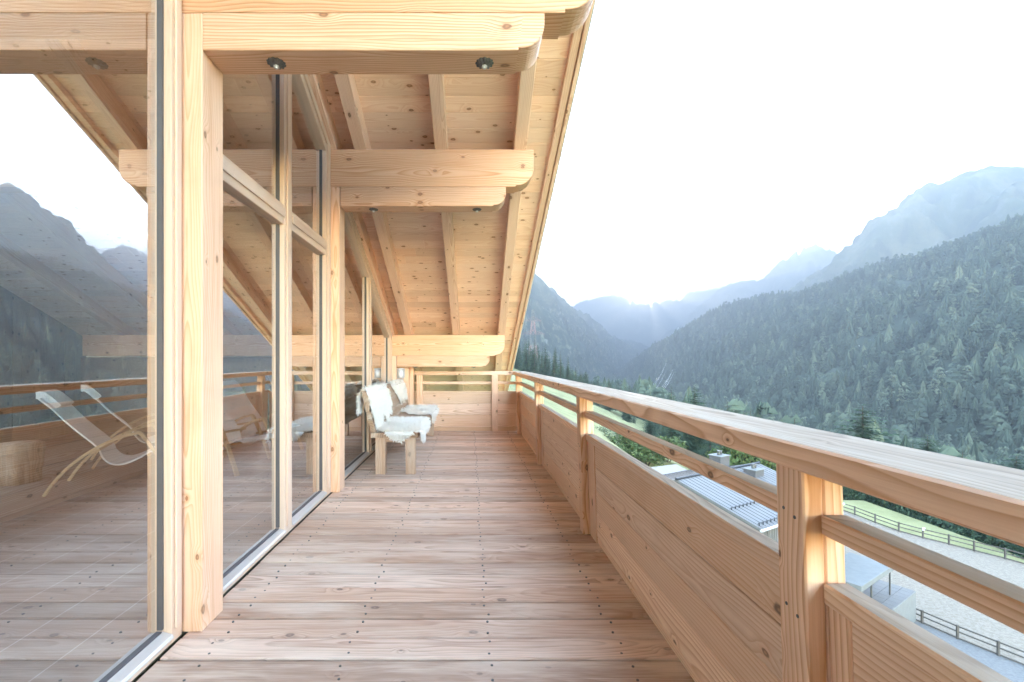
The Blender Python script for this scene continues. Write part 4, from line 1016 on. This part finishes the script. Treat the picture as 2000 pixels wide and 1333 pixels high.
nC = len(ptsC); merge('forest', ptsC, rng.uniform(9, 18, nC), rng.uniform(0, 6, nC), rng.integers(0, 2, nC), rng.random(nC), coarse, 'hazy conifer forest on the lower slope of the left mountain', 1.6)

# ------------------------------------------------------------------ pylons and wires
def pylon(name, base, h, w, label, arms, mats=('red', 'concrete'), t=.22, rz=0.):
    r = link(name, None, loc=tuple(base)); r.rotation_euler = (0, 0, rz); tag(r, label, 'pylon', None)
    mb = MB(); n = 12
    def c4(z): ww = w * (1 - .86 * (z / h) ** .8) / 2; return [Vector((sx * ww, sy * ww, z)) for sx, sy in ((-1, -1), (1, -1), (1, 1), (-1, 1))]
    for k in range(n):
        a, b = c4(h * k / n), c4(h * (k + 1) / n); mi = (k // 2) % 2
        for i in range(4):
            j = (i + 1) % 4; mb.cyl(a[i], b[i], t, t, 4, False, mi, False); mb.cyl(a[i], b[j], t * .6, t * .6, 3, False, mi, False); mb.cyl(a[j], b[i], t * .6, t * .6, 3, False, mi, False); mb.cyl(b[i], b[j], t * .6, t * .6, 3, False, mi, False)
    mb.build('lattice_mast', list(mats), r)
    for z, L in arms:
        mb = MB()
        for sg in (-1, 1):
            for sy in (-1, 1): mb.cyl((0, sy * 1., z), (sg * L, 0, z), t * .8, t * .6, 4, False, 0, False)
            mb.cyl((0, 0, z + 3.2), (sg * L, 0, z), t * .8, t * .6, 4, False, 0, False)
            for q in range(1, 6): f = q / 6; mb.cyl((sg * L * f, 0, z), (sg * L * (f - .12), 0, z + 3.2 * (1 - f + .12)), t * .5, t * .5, 3, False, 0, False); 
            mb.cyl((sg * L * .95, 0, z), (sg * L * .95, 0, z - 2.6), .16, .16, 5, False, 1, False)
        mb.build('cross_arm', list(mats), r)
    return r
pb = P(1041, 704, 330); pb.z = gz(pb.x, pb.y)
pylon('power_pylon', pb, 52, 9, 'red and white lattice power pylon on the hillside beside the roof edge', ((34.5, 8.5), (44, 6.)), t=.12)
fp = Vector((1000, 2180, 96)); pylon('power_pylon', fp, 62, 12, 'faint grey lattice power pylon on the distant forest ridge', ((48, 20), (36, 24)), ('wire', 'wire'), .3, R(-20))
for k in range(6):
    sgn = -1 if k % 2 else 1; lvl = (48, 36, 36)[k // 2]; off = (18, 22, 12)[k // 2] * sgn
    a = fp + Vector((off * .95, -off * .35, lvl - 2)); b = Vector((205 + off * .45, 560, -48 - 5 * (k // 2))); pts = []
    for i in range(33):
        t = i / 32; p = a * (1 - t) + b * t; p.z -= 4 * 62 * t * (1 - t); pts.append(p)
    mb = MB(); mb.tube(pts, .2, 4); tag(mb.build('power_line', 'wire'), 'thin bright power line sagging across the valley from the far pylon', 'power line', 'power lines across the valley')

# ------------------------------------------------------------------ haze
mb = MB(); x0, x1, y0, y1, z0, z1 = -3200, 6200, -1300, 9600, -96, 1500
mb.add([(x, y, z) for x in (x0, x1) for y in (y0, y1) for z in (z0, z1)], [(0, 1, 3, 2), (4, 6, 7, 5), (0, 4, 5, 1), (2, 3, 7, 6), (1, 5, 7, 3), (0, 2, 6, 4)])
hm = bpy.data.materials.new('air_haze'); hm.use_nodes = True; t = hm.node_tree; t.nodes.clear()
o = t.nodes.new('ShaderNodeOutputMaterial'); vv = t.nodes.new('ShaderNodeVolumePrincipled')
vv.inputs['Color'].default_value = (.35, .36, .395, 1); vv.inputs['Density'].default_value = 5e-4; vv.inputs['Anisotropy'].default_value = .48
t.links.new(vv.outputs[0], o.inputs['Volume'])
tag(mb.build('haze', hm), 'pale bluish haze filling the valley air', 'haze', None, 'stuff')
